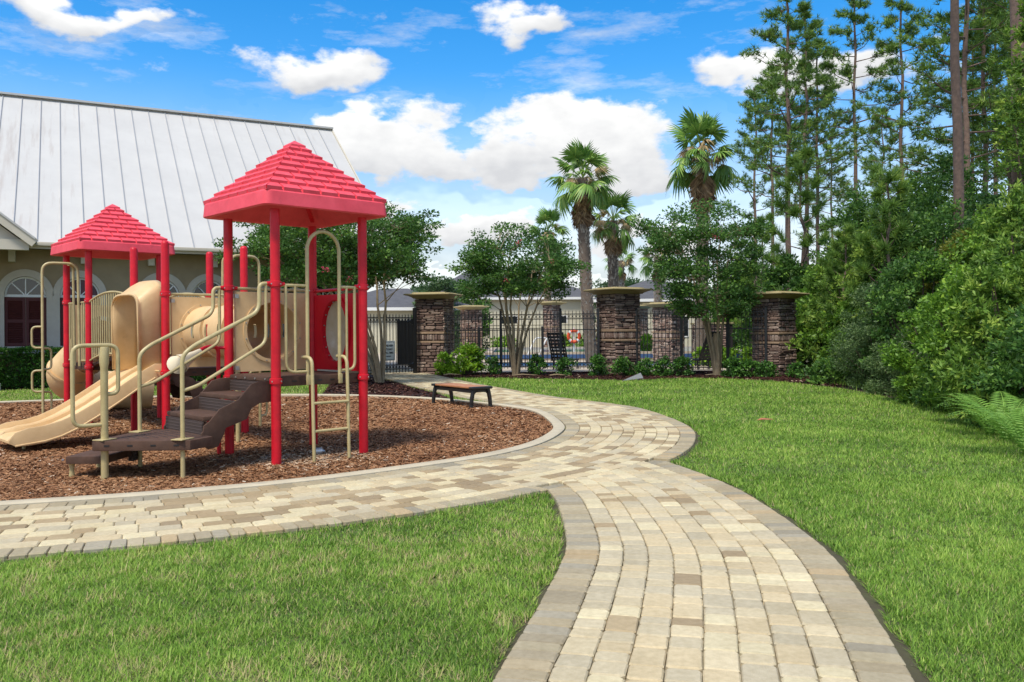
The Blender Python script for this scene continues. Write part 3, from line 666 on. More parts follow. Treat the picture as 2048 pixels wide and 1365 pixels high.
# roofs ------------------------------------------------------------
def make_roof(sc, tc, half, z0, rim, apex):
    """skirted pyramid; the moulded shingles are pieces of their own"""
    r = .09
    def rsq(h, n=5):
        out = []
        for cx, cy, a0 in ((1, 1, 0), (-1, 1, pi/2), (-1, -1, pi), (1, -1, 3*pi/2)):
            for k in range(n+1):
                a = a0+pi/2*k/n; out.append((cx*(h-r)+r*cos(a), cy*(h-r)+r*sin(a)))
        return out
    R = []
    for h, z in ((half-.09, z0+.02), (half-.05, z0), (half-.012, z0), (half, z0+.012), (half-.012, z0+rim-.02), (half-.03, z0+rim)):
        R.append([(tc+x, sc+y, z) for x, y in rsq(h)])
    n = len(R[0]); V = [p for ring in R for p in ring]; Fc = []
    for i in range(len(R)-1):
        for k in range(n): Fc.append((i*n+k, i*n+(k+1) % n, (i+1)*n+(k+1) % n, (i+1)*n+k))
    V.append((tc, sc, apex-.03)); ai = len(V)-1
    for k in range(n): Fc.append(((len(R)-1)*n+k, (len(R)-1)*n+(k+1) % n, ai))
    V.append((tc, sc, apex-.10)); ai = len(V)-1                  # underside
    for k in range(n): Fc.append(((k+1) % n, k, ai))
    roof = MB().add(V, Fc).build('roof', M['roof_red'], PS, ang=.5)
    # struts visible under the eaves
    for dx, dy in ((1, 1), (-1, 1), (1, -1), (-1, -1)):
        MB().bar((tc+dx*.62, sc+dy*.62, z0+.06), (tc+dx*.25, sc+dy*.25, z0+.38), .05, .03).build('roof_bracket', M['red'], roof)
    rows = 8; h0 = half-.03; zb = z0+rim; H = apex-zb
    rr = random.Random(2)
    for side in range(4):
        Rm = Matrix.Rotation(side*pi/2, 3, 'Z')
        for k in range(rows):
            f0, f1 = k/rows*.93, (k+1)/rows*.93+.012
            def P(u, f, up):                        # u across in metres, f up the slope
                q = h0*(1-f); return Rm @ Vector((u, -q, 0))+Vector((tc, sc, zb+H*f+up))
            w0, w1 = h0*(1-f0), h0*(1-f1); wd = .245
            cuts = [-w0]
            x = -wd*(4 if k % 2 else 3.5)-wd*2
            while x < w0:
                if -w0+.09 < x < w0-.09: cuts.append(x)
                x += wd
            cuts.append(w0)
            for i in range(len(cuts)-1):
                a, b = cuts[i], cuts[i+1]; g = .013
                al, bl = (a+g if i else a), (b-g if i < len(cuts)-2 else b)
                at_, bt = (max(al, -w1) if i else -w1), (min(bl, w1) if i < len(cuts)-2 else w1)
                if bt-at_ < .01: at_ = bt = (at_+bt)/2; at_ -= .005; bt += .005
                lip = .036
                top = [P(al, f0, lip), P(bl, f0, lip), P(bt, f1, .004), P(at_, f1, .004)]
                fo = Rm @ Vector((0, -.012, 0)); top[0] += fo; top[1] += fo
                bot = [P(al, f0, -.012), P(bl, f0, -.012), P(bt, f1, -.012), P(at_, f1, -.012)]
                MB().add(top+bot, [(0, 1, 2, 3), (7, 6, 5, 4), (4, 5, 1, 0), (5, 6, 2, 1), (6, 7, 3, 2), (7, 4, 0, 3)]).build('shingle', M['roof_red'], roof, smooth=False)
    f = .90; q = h0*(1-f)+.02; zc = zb+H*f
    MB().add([(tc-q, sc-q, zc-.01), (tc+q, sc-q, zc-.01), (tc+q, sc+q, zc-.01), (tc-q, sc+q, zc-.01), (tc-q, sc-q, zc+.03), (tc+q, sc-q, zc+.03), (tc+q, sc+q, zc+.03), (tc-q, sc+q, zc+.03), (tc, sc, apex+.02)],
             [(3, 2, 1, 0), (0, 1, 5, 4), (1, 2, 6, 5), (2, 3, 7, 6), (3, 0, 4, 7), (4, 5, 8), (5, 6, 8), (6, 7, 8), (7, 4, 8)]).build('ridge_cap', M['roof_red'], roof, smooth=False)
    return roof
T(make_roof(.6, .6, .845, 2.98, .18, 3.93), 'red shingled roof of the near tower')
T(make_roof(S4+.6, .6, .825, 2.95, .165, 3.86), 'red shingled roof of the far tower')
# panels -----------------------------------------------------------
def panel_xz(mk, w, z0, z1, rx, rz, cz, th, n=40):
    """slab w x (z1-z0) with an oval hole; mk(u, v, z): u across, v through"""
    m = MB(); O = []; I = []
    for k in range(n):
        a = 2*pi*k/n; c, s = cos(a), sin(a)
        I.append((rx*c, cz+rz*s))
        kx = (w/2)/abs(c) if abs(c) > 1e-6 else 1e9; kz = ((z1-cz) if s > 0 else (cz-z0))/abs(s) if abs(s) > 1e-6 else 1e9
        q = min(kx, kz); O.append((q*c, cz+q*s))
    for crn in ((w/2, z1), (-w/2, z1), (-w/2, z0), (w/2, z0)):
        j = min(range(n), key=lambda i: (O[i][0]-crn[0])**2+(O[i][1]-crn[1])**2); O[j] = crn
    V = [mk(u, -th/2, z) for u, z in O]+[mk(u, -th/2, z) for u, z in I]+[mk(u, th/2, z) for u, z in O]+[mk(u, th/2, z) for u, z in I]
    Fc = []
    for k in range(n):
        q = (k+1) % n
        Fc += [(k, q, n+q, n+k), (2*n+q, 2*n+k, 3*n+k, 3*n+q), (q, k, 2*n+k, 2*n+q), (n+k, n+q, 3*n+q, 3*n+k)]
    return m.add(V, Fc)
def flange(mk, rx, rz, cz, w, v0, v1, n=40):
    V = []; Fc = []
    for r, v in ((1, v0), (1+w/rx, v0), (1+w/rx, v1), (1, v1)):
        for k in range(n): a = 2*pi*k/n; V.append(mk(rx*r*cos(a), v, cz+rz*r*sin(a)))
    for i in range(4):
        for k in range(n): Fc.append((i*n+k, i*n+(k+1) % n, ((i+1) % 4)*n+(k+1) % n, ((i+1) % 4)*n+k))
    return MB().add(V, Fc)
def bolts(mk, rx, rz, cz, v, n=12, r=.009):
    m = MB()
    for k in range(n):
        a = 2*pi*(k+.5)/n; p = Vector(mk(rx*cos(a), v, cz+rz*sin(a))); q = Vector(mk(rx*cos(a), v+(.012 if v > 0 else -.012), cz+rz*sin(a))); m.tube([p, q], r, 8)
    return m
ZT = 1.56; TR = .37
def tube_panel(s, face):
    mk = lambda u, v, z: (.6+u, s+v, z)
    p = panel_xz(mk, Lp-2*RP-.05, DK+.02, 2.06, TR, TR, ZT, .035).build('tunnel_panel', M['cream'], PS)
    MB().tube([(RP, s, 2.10), (Lp-RP, s, 2.10)], .019, 10).build('top_rail', M['tan'], p)
    flange(mk, TR, TR, ZT, .045, face*.018, face*.034).build('tunnel_flange', M['cream'], p)
    bolts(mk, TR+.025, TR+.025, ZT, face*.034).build('flange_bolts', M['steel'], p)
    flange(mk, TR, TR, ZT, .045, -face*.018, -face*.034).build('tunnel_flange', M['cream'], p)
    bolts(mk, TR+.025, TR+.025, ZT, -face*.034).build('flange_bolts', M['steel'], p)
    for uu in (-.5, .5):
        for zz in (DK+.07, 2.0):
            q = MB().box(mk(uu, -.022, zz), (.05, .012, .05)); q.box(mk(uu, .022, zz), (.05, .012, .05)); q.build('panel_bracket', M['steel'], p)
tube_panel(S1, 1); tube_panel(S2, -1)
# crawl tunnel with slot windows
n, kk = 48, 26; V = []; Fc = []
for i in range(kk+1):
    s = S1+.02+(S2-S1-.04)*i/kk
    for k in range(n): a = 2*pi*k/n; V.append((.6+TR*cos(a), s, ZT+TR*sin(a)))
for i in range(kk):
    for k in range(n):
        if i in (4, 10, 15, 21) and (k in (0, 1, 47, 46) or k in (22, 23, 24, 25)): continue
        Fc.append((i*n+k, i*n+(k+1) % n, (i+1)*n+(k+1) % n, (i+1)*n+k))
tun = MB().add(V, Fc).build('crawl_tunnel', M['cream'], PS)
for s in (S1+.66, S1+1.33):
    mk = lambda u, v, z, s=s: (.6+u, s+v, z); flange(mk, TR+.002, TR+.002, ZT, .035, -.022, .022).build('tunnel_seam', M['cream'], tun)
    bolts(mk, TR+.02, TR+.02, ZT, .022).build('seam_bolts', M['steel'], tun)
MB().tube([(.6, 2.2, -.1), (.6, 2.2, ZT-TR+.02)], .03, 12).build('tunnel_leg', M['tan'], PS)
# red bubble panel on the far right face of the near tower
mk = lambda u, v, z: (Lp+v, .6+u, z)
bp = panel_xz(mk, Lp-2*RP-.05, DK+.02, 2.03, .30, .40, 1.55, .04).build('bubble_panel', M['red_panel'], PS)
MB().tube([(Lp, RP, 2.09), (Lp, S1-RP, 2.09)], .02, 10).build('top_rail', M['red'], bp)
flange(mk, .30, .40, 1.55, .055, -.02, -.045).build('bubble_frame', M['red_panel'], bp)
V = []; Fc = []; rn = 6
for i in range(rn+1):
    f = i/rn
    for k in range(32): a = 2*pi*k/32; V.append(mk(.31*f*cos(a), .015+.07*(1-f*f), 1.55+.41*f*sin(a)))
for i in range(rn):
    for k in range(32): Fc.append((i*32+k, i*32+(k+1) % 32, (i+1)*32+(k+1) % 32, (i+1)*32+k))
MB().add(V, Fc).build('bubble_window', M['bubble'], bp)
bolts(mk, .285, .385, 1.55, -.012, 16).build('window_bolts', M['steel'], bp)
# entrance arch, guard loops and rung ladder on the near right face
x0, x1 = .40, .84
arch = [(x0, -.03, DK-.06), (x0, -.03, 2.52)]+[((x0+x1)/2-(x1-x0)/2*cos(a), -.03, 2.52+.23*sin(a)) for a in np.linspace(.2, pi-.2, 11)]+[(x1, -.03, 2.52), (x1, -.03, DK-.06)]
ar = MB().tube(arch, .022, 12).build('entrance_arch', M['tan'], PS)
for xx in (x0, x1): MB().box((xx, -.045, DK-.05), (.05, .03, .12)).build('foot_bracket', M['tan'], ar, bevel=.01); 
for a0, b0, dirn in ((RP, x0, 1), (Lp-RP, x1, -1)):
    g = MB().tube([(a0, 0, 2.09), (b0, -.02, 2.09)], .018, 10)
    e = a0+dirn*.07; f = a0+dirn*.19
    g.tube(bend([(e, -.01, 2.09), (e, -.01, DK+.05), (b0, -.03, DK+.05)], .12), .018, 10); g.tube([(f, -.015, 2.09), (f, -.015, DK+.05)], .016, 10)
    g.build('guard_loop', M['tan'], PS)
ld = MB()
for xx in (x0-.02, x1+.02): ld.tube(bend([(xx, .06, DK+.22), (xx, -.16, DK+.22), (xx, -.20, -.1)], .13), .021, 12)
ld = ld.build('ladder_rails', M['tan'], PS)
for zz in (.70, .37): MB().tube([(x0-.02, -.185, zz), (x1+.02, -.185, zz)], .018, 10).build('rung', M['tan'], ld)
# stairs -----------------------------------------------------------
def stairs(t_edge, sgn, s0, s1, run, bot, steps, par):
    """treads going out from t_edge in direction sgn; moulded wavy stringers"""
    rise = (DK-bot)/(steps+1); st = None
    root = MB()
    for k in range(steps):
        z = DK-rise*(k+1); ta, tb = t_edge+sgn*run*k, t_edge+sgn*run*(k+1)
        MB().box2((min(ta, tb), s0+.03, z-.05), (max(ta, tb), s1-.03, z)).build('tread', M['brown'], par, bevel=.012)
    for k in range(steps+1):
        z1 = DK-rise*k-(.0 if k else .0); z0 = z1-rise; tt = t_edge+sgn*(run*k+.004)
        MB().box((tt, (s0+s1)/2, (z0+z1)/2-.028), (.02, s1-s0-.07, rise-.052 if k else rise-.07)).build('riser', M['dimple'], par, smooth=False)
    end = run*steps
    up = [(0, DK-.13), (.16, DK-.13)]; 
    prof = [(-.01, DK-.04), (.14, DK-.045), (.24, DK-.07), (.40, DK-.24), (.52, DK-.29), (.62, DK-.33), (.74, DK-.46), (.80, DK-.50), (end+.01, DK-.56), (end+.03, bot+.02), (end+.02, bot-.11), (end-.05, bot-.16), (end-.16, bot-.14),
            (end-.22, bot-.02), (end-.25, bot+.06), (end-.38, bot+.10), (end-.50, bot+.14), (end-.56, bot+.26), (end-.66, bot+.31), (-.01, bot+.32)]
    for ss in (s0, s1-.03):
        V = [(t_edge+sgn*u, ss, z) for u, z in prof]
        MB().extr(V, (0, .03, 0)).build('stringer', M['brown'], par, bevel=.006)
s_a, s_b = .06, 1.12
stp = MB().box((-.012, .6, DK-.03), (.03, 1.04, .05)).build('stairs', M['brown'], PS, bevel=.006)
LZ = .415
stairs(-.03, -1, s_a, s_b, .40, LZ, 2, stp)
bz = MB()
for k in range(4): bz.tube([(-.028, .2+.25*k, DK-.03), (-.036, .2+.25*k, DK-.03)], .012, 8)
bz.build('stair_bolts', M['steel'], stp)
# triangular landing
land = [(-.80, -.08), (-1.12, -.25), (-1.83, .40), (-1.86, .47), (-1.80, .54), (-1.10, 1.10), (-.80, .98)]
lo = MB().prism(land[::-1], LZ-.105, LZ).build('landing', M['brown'], PS, bevel=.010)
def slotrow(a, b, n, par):
    a, b = Vector((*a, LZ-.05)), Vector((*b, LZ-.05)); d = (b-a); nrm = Vector((d.y, -d.x, 0)).normalized()
    m = MB()
    for k in range(n):
        p = a+d*((k+.6)/n)
        m.box(p, (.055, .006, .017), rz=atan2(d.y, d.x))
    m.build('landing_slots', M['black'], par, smooth=False)
slotrow(land[1], land[2], 4, lo); slotrow(land[4], land[5], 4, lo)
gr = MB()
for k in range(9):
    f = (k+1)/10; p = Vector((-.84-.95*f*.9, .46-.5*(1-f)*.9, LZ+.002)); q = Vector((-.84-.95*f*.9, .46+.55*(1-f)*.9, LZ+.002)); gr.bar(p, q, .012, .004)
gr.build('grip_ridges', M['dimple'], lo, smooth=False)
def footplate(t, s, par): MB().box((t, s, LZ+.008), (.20, .14, .012), rz=.5).build('base_plate', M['tan'], par, bevel=.004)
for (t, s, r) in ((-1.15, -.13, .024), (-1.20, .93, .024)):
    q = MB().tube([(t, s, -.1), (t, s, LZ-.1)], r, 12).build('landing_leg', M['tan'], PS); footplate(t, s, q)
ap = MB().lathe([(.038, -.1), (.038, 1.18), (.048, 1.23), (.050, 1.39), (.046, 1.40)], (-1.74, .45, 0), 16).build('support_pole', M['tan'], PS); footplate(-1.74, .45, ap)
lp = bend([(-1.74, .45, 1.40), (-1.62, .45, 1.40), (-1.60, .45, .89), (-1.74, .45, .88)], .08)
MB().tube(bend([(-1.74, .45, .58), (-2.05, .45, .58), (-2.05, .45, 1.415), (-1.60, .45, 1.415), (-1.60, .45, .90), (-1.74, .45, .90)], .10), .022, 12).build('hand_loop', M['tan'], PS)
for (s_top, s_bot, t_bot) in ((0.0, -.13, -1.15), (S1, .93, -1.20)):
    h = MB().tube(bend([(-RP, s_top, 2.10), (-.20, s_top, 2.10), (-.20, s_top, 1.78), (t_bot+.12, s_bot, 1.40), (t_bot, s_bot, 1.30), (t_bot, s_bot, LZ)], .12), .023, 12)
    h.tube(bend([(-.12, s_top, 2.10), (-.12, s_top, 1.42), (t_bot+.16, s_bot, .97), (t_bot, s_bot, .93)], .10), .019, 12)
    h.build('handrail', M['tan'], PS)
# low step beside the landing
d = Vector((.70, .64)).normalized()
sp = [(-1.72, .50), (-1.20, .98), (-1.52, 1.30), (-2.02, .80)]
sm = MB().prism(sp[::-1] if False else sp, .155, .235).build('lower_step', M['brown'], PS, bevel=.008)
if sum(p.normal.z for p in sm.data.polygons if abs(p.normal.z) > .9 and p.center.z > .22) < 0: sm.data.flip_normals()
MB().prism([(-1.30, .86), (-1.22, .94), (-1.26, .98), (-1.34, .90)], .10, .30).build('step_riser', M['dimple'], sm)
MB().lathe([(.028, -.1), (.030, .02), (.022, .10), (.036, .155)], (-1.95, .83, 0), 12).build('step_leg', M['tan'], sm)
MB().lathe([(.028, -.1), (.030, .02), (.022, .10), (.036, .155)], (-1.55, 1.22, 0), 12).build('step_leg', M['tan'], sm)
MB().tube([(-2.03, .84, .195), (-2.045, .84, .195)], .014, 8).build('step_bolt', M['steel'], sm)
# talk tube: red pipe beside the stair post with a cream horn
tt = MB().tube(bend([(-.12, S1+.04, -.1), (-.12, S1+.04, 1.37), (-.30, S1+.02, 1.36), (-.42, S1, 1.29)], .10), .025, 12)
tt.tube([(-.12, S1+.04, .34), (-.04, S1, .34)], .018, 8); tt.tube([(-.12, S1+.04, 1.35), (-.04, S1, 1.35)], .02, 8)
tt = tt.build('talk_tube', M['red'], PS)
hn = MB(); a, b = Vector((-.36, S1+.01, 1.31)), Vector((-.66, S1-.03, 1.16)); dd = (b-a)
hn.tube([a, a+dd*.25, a+dd*.6, a+dd*.9, b, b-dd*.03, a+dd*.6], [.038, .048, .075, .115, .128, .112, .06], 20, caps=False).build('horn', M['horn'], tt)
# double slide with hood --------------------------------------------
def slide_prof():
    return [(-.02, 1.02), (-.12, 1.00), (-.30, .90), (-.6, .70), (-.9, .51), (-1.15, .37), (-1.35, .285), (-1.55, .235), (-1.75, .215), (-1.90, .20), (-1.97, .17)]
SP = slide_prof(); sA, sB = S2+.07, S3-.07
def sect(u, z, i):
    f = i/(len(SP)-1); hh = .105 if 0 < i < len(SP)-2 else (.08 if i == 0 else (.07 if i == len(SP)-2 else .02)); w = .03
    mid = (sA+sB)/2; dp = .12 if i < len(SP)-2 else (.10 if i < len(SP)-1 else .03)
    P = [(sA, -dp), (sA, hh-.02), (sA+w*.2, hh), (sA+w*.9, hh), (sA+w*1.1, hh-.02), (sA+w*1.3, .03), (sA+w*2.0, .0)]
    Cn = [(mid-.06, 0), (mid-.032, .03), (mid-.026, hh-.025), (mid-.015, hh-.005), (mid+.015, hh-.005), (mid+.026, hh-.025), (mid+.032, .03), (mid+.06, 0)]
    Q = [(sA+sB-y, q) for y, q in P[::-1]]
    return [(u, y, z+q) for y, q in P+Cn+Q]
V = []; k = 0
for i, (u, z) in enumerate(SP): sc_ = sect(u, z, i); k = len(sc_); V += sc_
Fc = [(i*k+j, i*k+(j+1) % k, (i+1)*k+(j+1) % k, (i+1)*k+j) for i in range(len(SP)-1) for j in range(k)]+[tuple(range(k)), tuple((len(SP)-1)*k+j for j in range(k-1, -1, -1))]
sl_ = MB().add(V, Fc); me = sl_.mesh(M['cream']); bm = bmesh.new(); bm.from_mesh(me); bmesh.ops.recalc_face_normals(bm, faces=bm.faces)
bm.to_mesh(me); bm.free(); me.set_sharp_from_angle(angle=.38)
sld = put('slide', me, PS)
MB().tube(bend([(u, sA+.0, z-.10) for u, z in SP[1:-1]], .02), .012, 6).build('slide_lip', M['cream'], sld)
MB().lathe([(.024, -.1), (.024, .16)], (-1.72, (sA+sB)/2-.2, 0), 12).build('slide_leg', M['tan'], sld)
# hood: an arched shell over the slide entrance
mid = (sA+sB)/2; hw = (sB-sA)/2-.02
def hood_sec(t, hgt, wsc, n=14):
    out = [(t, mid-hw*wsc, DK-.10)]
    zs = hgt-.30
    for j in range(n+1):
        a = pi*j/n; ex = .55
        cx, sz = cos(a), sin(a); cx = math.copysign(abs(cx)**ex, cx); sz = sz**ex
        out.append((t, mid-hw*wsc*cx, zs+.30*sz))
    out.append((t, mid+hw*wsc, DK-.10)); return out
secs = [(.02, 2.32, .96), (-.06, 2.31, .97), (-.16, 2.25, .98), (-.28, 2.15, .99), (-.325, 2.11, 1.0), (-.34, 2.12, 1.03), (-.36, 2.115, 1.04), (-.37, 2.09, 1.01)]
V = []; k = 0
for q in secs: h = hood_sec(*q); k = len(h); V += h
Fc = [(i*k+j, i*k+j+1, (i+1)*k+j+1, (i+1)*k+j) for i in range(len(secs)-1) for j in range(k-1)]
me = MB().add(V, Fc).mesh(M['cream'], ang=1.0)
# slant the lower front edges back to the slide bed
for v in me.vertices:
    if v.co.z < DK+.2 and v.co.x < -.1: v.co.x = -.10+(v.co.x+.10)*.95; v.co.z = DK-.02
hood = put('slide_hood', me, PS); md = hood.modifiers.new('wall', 'SOLIDIFY'); md.thickness = .03; md.offset = -1
MB().tube([(0, S2+RP, DK-.06), (0, S3-RP, DK-.06)], .03, 10).build('hood_bar', M['cream'], hood)
MB().tube([(-.12, S2+.06, 1.0), (-.12, S2-.08, 1.0)], .014, 8).build('hood_pin', M['cream'], hood)
# arched bridge between the platforms -------------------------------
def arc_z(s, base, rise): f = (s-S3)/(S4-S3); return base+rise*4*f*(1-f)
br = MB(); nn = 10
for side in (0,):
    for i in range(nn):
        sa, sb = S3+(S4-S3)*i/nn, S3+(S4-S3)*(i+1)/nn
        pl = MB(); za, zb_ = arc_z(sa, DK, .13), arc_z(sb, DK, .13)
        pl.add([(.05, sa+.006, za-.05), (Lp-.05, sa+.006, za-.05), (Lp-.05, sb-.006, zb_-.05), (.05, sb-.006, zb_-.05), (.05, sa+.006, za), (Lp-.05, sa+.006, za), (Lp-.05, sb-.006, zb_), (.05, sb-.006, zb_)],
               [(3, 2, 1, 0), (4, 5, 6, 7), (0, 1, 5, 4), (1, 2, 6, 5), (2, 3, 7, 6), (3, 0, 4, 7)])
        if i == 0: bridge = pl.build('bridge', M['brown'], PS)
        else: pl.build('bridge_plank', M['brown'], bridge)
for tt_ in (.0, Lp):
    pts = [(tt_, S3+RP+(S4-S3-2*RP)*i/16, arc_z(S3+(S4-S3)*i/16, 2.08, .13)) for i in range(17)]
    pl = [(tt_, S3+RP+(S4-S3-2*RP)*i/16, arc_z(S3+(S4-S3)*i/16, DK+.06, .13)) for i in range(17)]
    rl = MB().tube(pts, .019, 10).tube(pl, .016, 10).build('bridge_rail', M['tan'], PS)
    for i in range(1, 19):
        s = S3+RP+(S4-S3-2*RP)*i/19
        MB().tube([(tt_, s, arc_z(s, DK+.06, .13)), (tt_, s, arc_z(s, 2.08, .13))], .012, 8).build('baluster', M['tan'], rl)
# pole climbers with wavy grips ------------------------------------
def climber(sc, te, sg):
    pz = 2.76; pt = te+sg*.56
    c = MB().tube(bend([(pt, sc, -.1), (pt, sc, pz), (te+sg*.02, sc-.10, pz), (te, sc-.10, DK-.05)], .16), .023, 12)
    c.tube(bend([(te+sg*.14, sc+.02, pz-.01), (te+sg*.02, sc+.16, pz-.02), (te, sc+.16, DK-.05)], .1), .022, 12).build('climber', M['tan'], PS)
    cl = bpy.data.objects[-1] if False else None
    w = MB()
    for k, z in enumerate((.18, .55, .93, 1.30)):
        dr = 1 if k % 2 else -1
        w.tube(bend([(pt, sc, z), (pt-dr*.15, sc+.06, z), (pt-dr*.15, sc+.06, z+.36), (pt, sc, z+.36)], .09), .018, 10)
    w.build('wavy_grips', M['tan'], PS)
    g = MB()
    for off, n_ in ((-.34, 3), (.34, 3)):
        for q in range(n_): s = sc+off+(q-1)*.095; g.tube([(te, s, DK+.05), (te, s, 2.08)], .012, 8)
        g.tube([(te, sc+off-.13, 2.08), (te, sc+off+.13, 2.08)], .016, 8); g.tube([(te, sc+off-.13, DK+.05), (te, sc+off+.13, DK+.05)], .016, 8)
    g.build('guard_bars', M['tan'], PS)
climber(S4+.6, 0, -1); climber((S2+S3)/2, Lp, 1)
# solid tan panel at the back of the far tower, tube slide curling off its end
mk = lambda u, v, z: (Lp+v, S4+.6+u, z)
mkb = lambda u, v, z: (.6+u, S5+v, z)
panel_xz(mkb, Lp-2*RP-.05, DK+.02, 2.06, .34, .36, 1.50, .035).build('slide_panel', M['cream'], PS)
tp = smooth(catmull([(.6, S5, 0), (.58, S5+.4, 0), (.42, S5+.85, 0), (.30, S5+1.02, 0), (.55, S5+1.25, 0), (1.2, S5+1.2, 0), (1.9, S5+1.0, 0)], 6), 3)
zz = np.interp(np.linspace(0, 1, len(tp)), [0, .15, .4, .6, .8, 1], [1.45, 1.30, .88, .62, .42, .34])
tsl = MB().tube([(p[0], p[1], z) for p, z in zip(tp, zz)], .37, 28, caps=False).build('tube_slide', M['cream'], PS)
for q in (9, 16, 24):
    a, b = Vector((*tp[q], zz[q])), Vector((*tp[q+1], zz[q+1])); c_ = (a+b)/2; dd = (b-a).normalized()*.022
    MB().tube([c_-dd, c_-dd, c_+dd, c_+dd], [.36, .40, .40, .36], 28, caps=False).build('tube_seam', M['cream'], tsl)
# back stair of the far tower
bst = MB().box((Lp+.012, S4+.6, DK-.03), (.03, 1.0, .05)).build('back_stairs', M['brown'], PS, bevel=.006)
stairs(Lp+.03, 1, S4+.1, S5-.1, .40, LZ, 2, bst)
MB().box2((Lp+.83, S4+.1, LZ-.105), (Lp+1.5, S5-.1, LZ)).build('back_landing', M['brown'], bst, bevel=.01)
for q in (S4+.2, S5-.2): MB().lathe([(.024, -.1), (.024, LZ-.1)], (Lp+1.35, q, 0), 10).build('back_landing_leg', M['tan'], bst)

# ================================================================== BENCH, SMALL THINGS
bA = G(863, 808); bB = G(951, 819.7)
bc = (G(863, 808)+G(951, 819.7)+G(896, 804)+G(986, 816.6))/4
ba_ = atan2(bB.y-bA.y, bB.x-bA.x)
BN = empty('park_bench', (bc.x, bc.y, 0), ba_); T(BN, 'backless bench with orange brown slats and black cast legs on the mulch', 'bench')
for sx in (-.74, .74):
    e = MB()
    e.add(*(lambda m: (m.v, m.f))(MB().box((sx, 0, .405), (.13, .50, .05)))); e.build('end_cap', M['bench_black'], BN, bevel=.02)
    for sy in (-1, 1):
        lg = MB(); pts = [(sx, sy*.16, .39), (sx, sy*.19, .30), (sx, sy*.215, .18), (sx, sy*.225, .08), (sx, sy*.23, 0)]
        for i in range(4): lg.bar(pts[i], Vector(pts[i+1])+(Vector(pts[i+1])-Vector(pts[i]))*.06, .075-.006*i, .06)
        lg.build('leg', M['bench_black'], BN, bevel=.006)
        gus = MB(); gus.extr([(sx-.02, sy*.17, .38), (sx-.02, sy*.08, .38), (sx-.02, sy*.09, .34), (sx-.02, sy*.14, .30), (sx-.02, sy*.17, .27)], (.04, 0, 0)); gus.build('leg_gusset', M['bench_black'], BN)
    MB().bar((sx, -.17, .345), (sx, .17, .345), .04, .05).build('cross_bar', M['bench_black'], BN)
for k in range(3): MB().box((0, -.155+.155*k, .412), (1.36, .135, .036)).build('seat_slat', M['bench_wood'], BN, bevel=.010)
for sy in (-.17, .17): MB().box((0, sy, .335), (1.46, .04, .06)).build('side_rail', M['bench_black'], BN, bevel=.006)
p = G(636, 910)
CAN = MB(); ax = Vector((.9, .3, 0)).normalized()
pts = [Vector((p.x, p.y, .045))+ax*k for k in (-.055, -.05, .05, .055, .05)]
CAN.tube(pts, [.036, .042, .042, .038, .034], 18); c_ = CAN.build('tin_can', M['alu']); T(c_, 'dented silver can lying on the mulch under the near tower', 'can')
p = G(1530, 845)
lf = MB(); pts = [(-.14, 0, .035), (-.05, .05, .07), (.06, .055, .06), (.15, .01, .05), (.05, -.045, .05), (-.06, -.04, .055)]
lf.add([(x+p.x, y+p.y, z) for x, y, z in pts]+[(p.x, p.y, .045)], [(0, 5, 6), (5, 4, 6), (4, 3, 6), (3, 2, 6), (2, 1, 6), (1, 0, 6)])
o = lf.build('dry_leaf', M['leaf_litter']); md = o.modifiers.new('thickness', 'SOLIDIFY'); md.thickness = .004
T(o, 'curled orange dry leaf lying alone on the right lawn', 'leaf')
p = G(1268, 760); q = G(1243, 764)
o = MB().add([(q.x, q.y, .0), (p.x+.25, p.y+.3, .0), (p.x+.30, p.y+.1, .0), (q.x+.02, q.y, .03), (p.x+.25, p.y+.3, .20), (p.x+.30, p.y+.1, .05)], [(2, 1, 0), (3, 5, 4), (0, 1, 4, 3), (1, 2, 5, 4), (2, 0, 3, 5)]).build('drain_spout', M['alu'], smooth=False)
T(o, 'pale metal drain spout on the mulch before the middle pillar', 'spout')
# ================================================================== CLUBHOUSE (local x along the wall, -y towards the playground)
CB = empty('clubhouse', (BLD[0], BLD[1], 0), BA); T(CB, 'tan stucco clubhouse with pale metal roof and arched shuttered windows', 'building')
EZ = 4.05; OV = .75; KX0, KX1 = -7.0, 10.2; RD = 8.16; RZ = EZ+RD*.75
wins = [(0, 1), (1.43, 1), (3.72, 1), (5.15, 1), (7.45, 1), (8.88, 1)]; WW, WZ0, WZ1 = 1.08, 1.17, 2.66   # shutters below, fanlight above
# wall with real openings: strips between the windows, arches cut by polygon heads
wl = MB(); edges = [KX0]
for k, _ in wins: edges += [k-WW/2, k+WW/2]
edges.append(KX1)
for i in range(0, len(edges), 2): wl.box2((edges[i], 0, 0), (edges[i+1], .25, EZ+.3))
for k, _ in wins:
    wl.box2((k-WW/2, 0, 0), (k+WW/2, .25, WZ0))
    P = [(k+WW/2*cos(a), WZ1+WW/2*1.05*sin(a)) for a in np.linspace(0, pi, 17)]
    for i in range(16):
        (xa, za), (xb, zb) = P[i], P[i+1]
        wl.add([(xa, 0, za), (xa, 0, EZ+.3), (xb, 0, EZ+.3), (xb, 0, zb), (xa, .25, za), (xa, .25, EZ+.3), (xb, .25, EZ+.3), (xb, .25, zb)], [(0, 1, 2, 3), (7, 6, 5, 4), (0, 3, 7, 4)])
wall = wl.build('wall', M['stucco'], CB, smooth=False)
sur = MB()
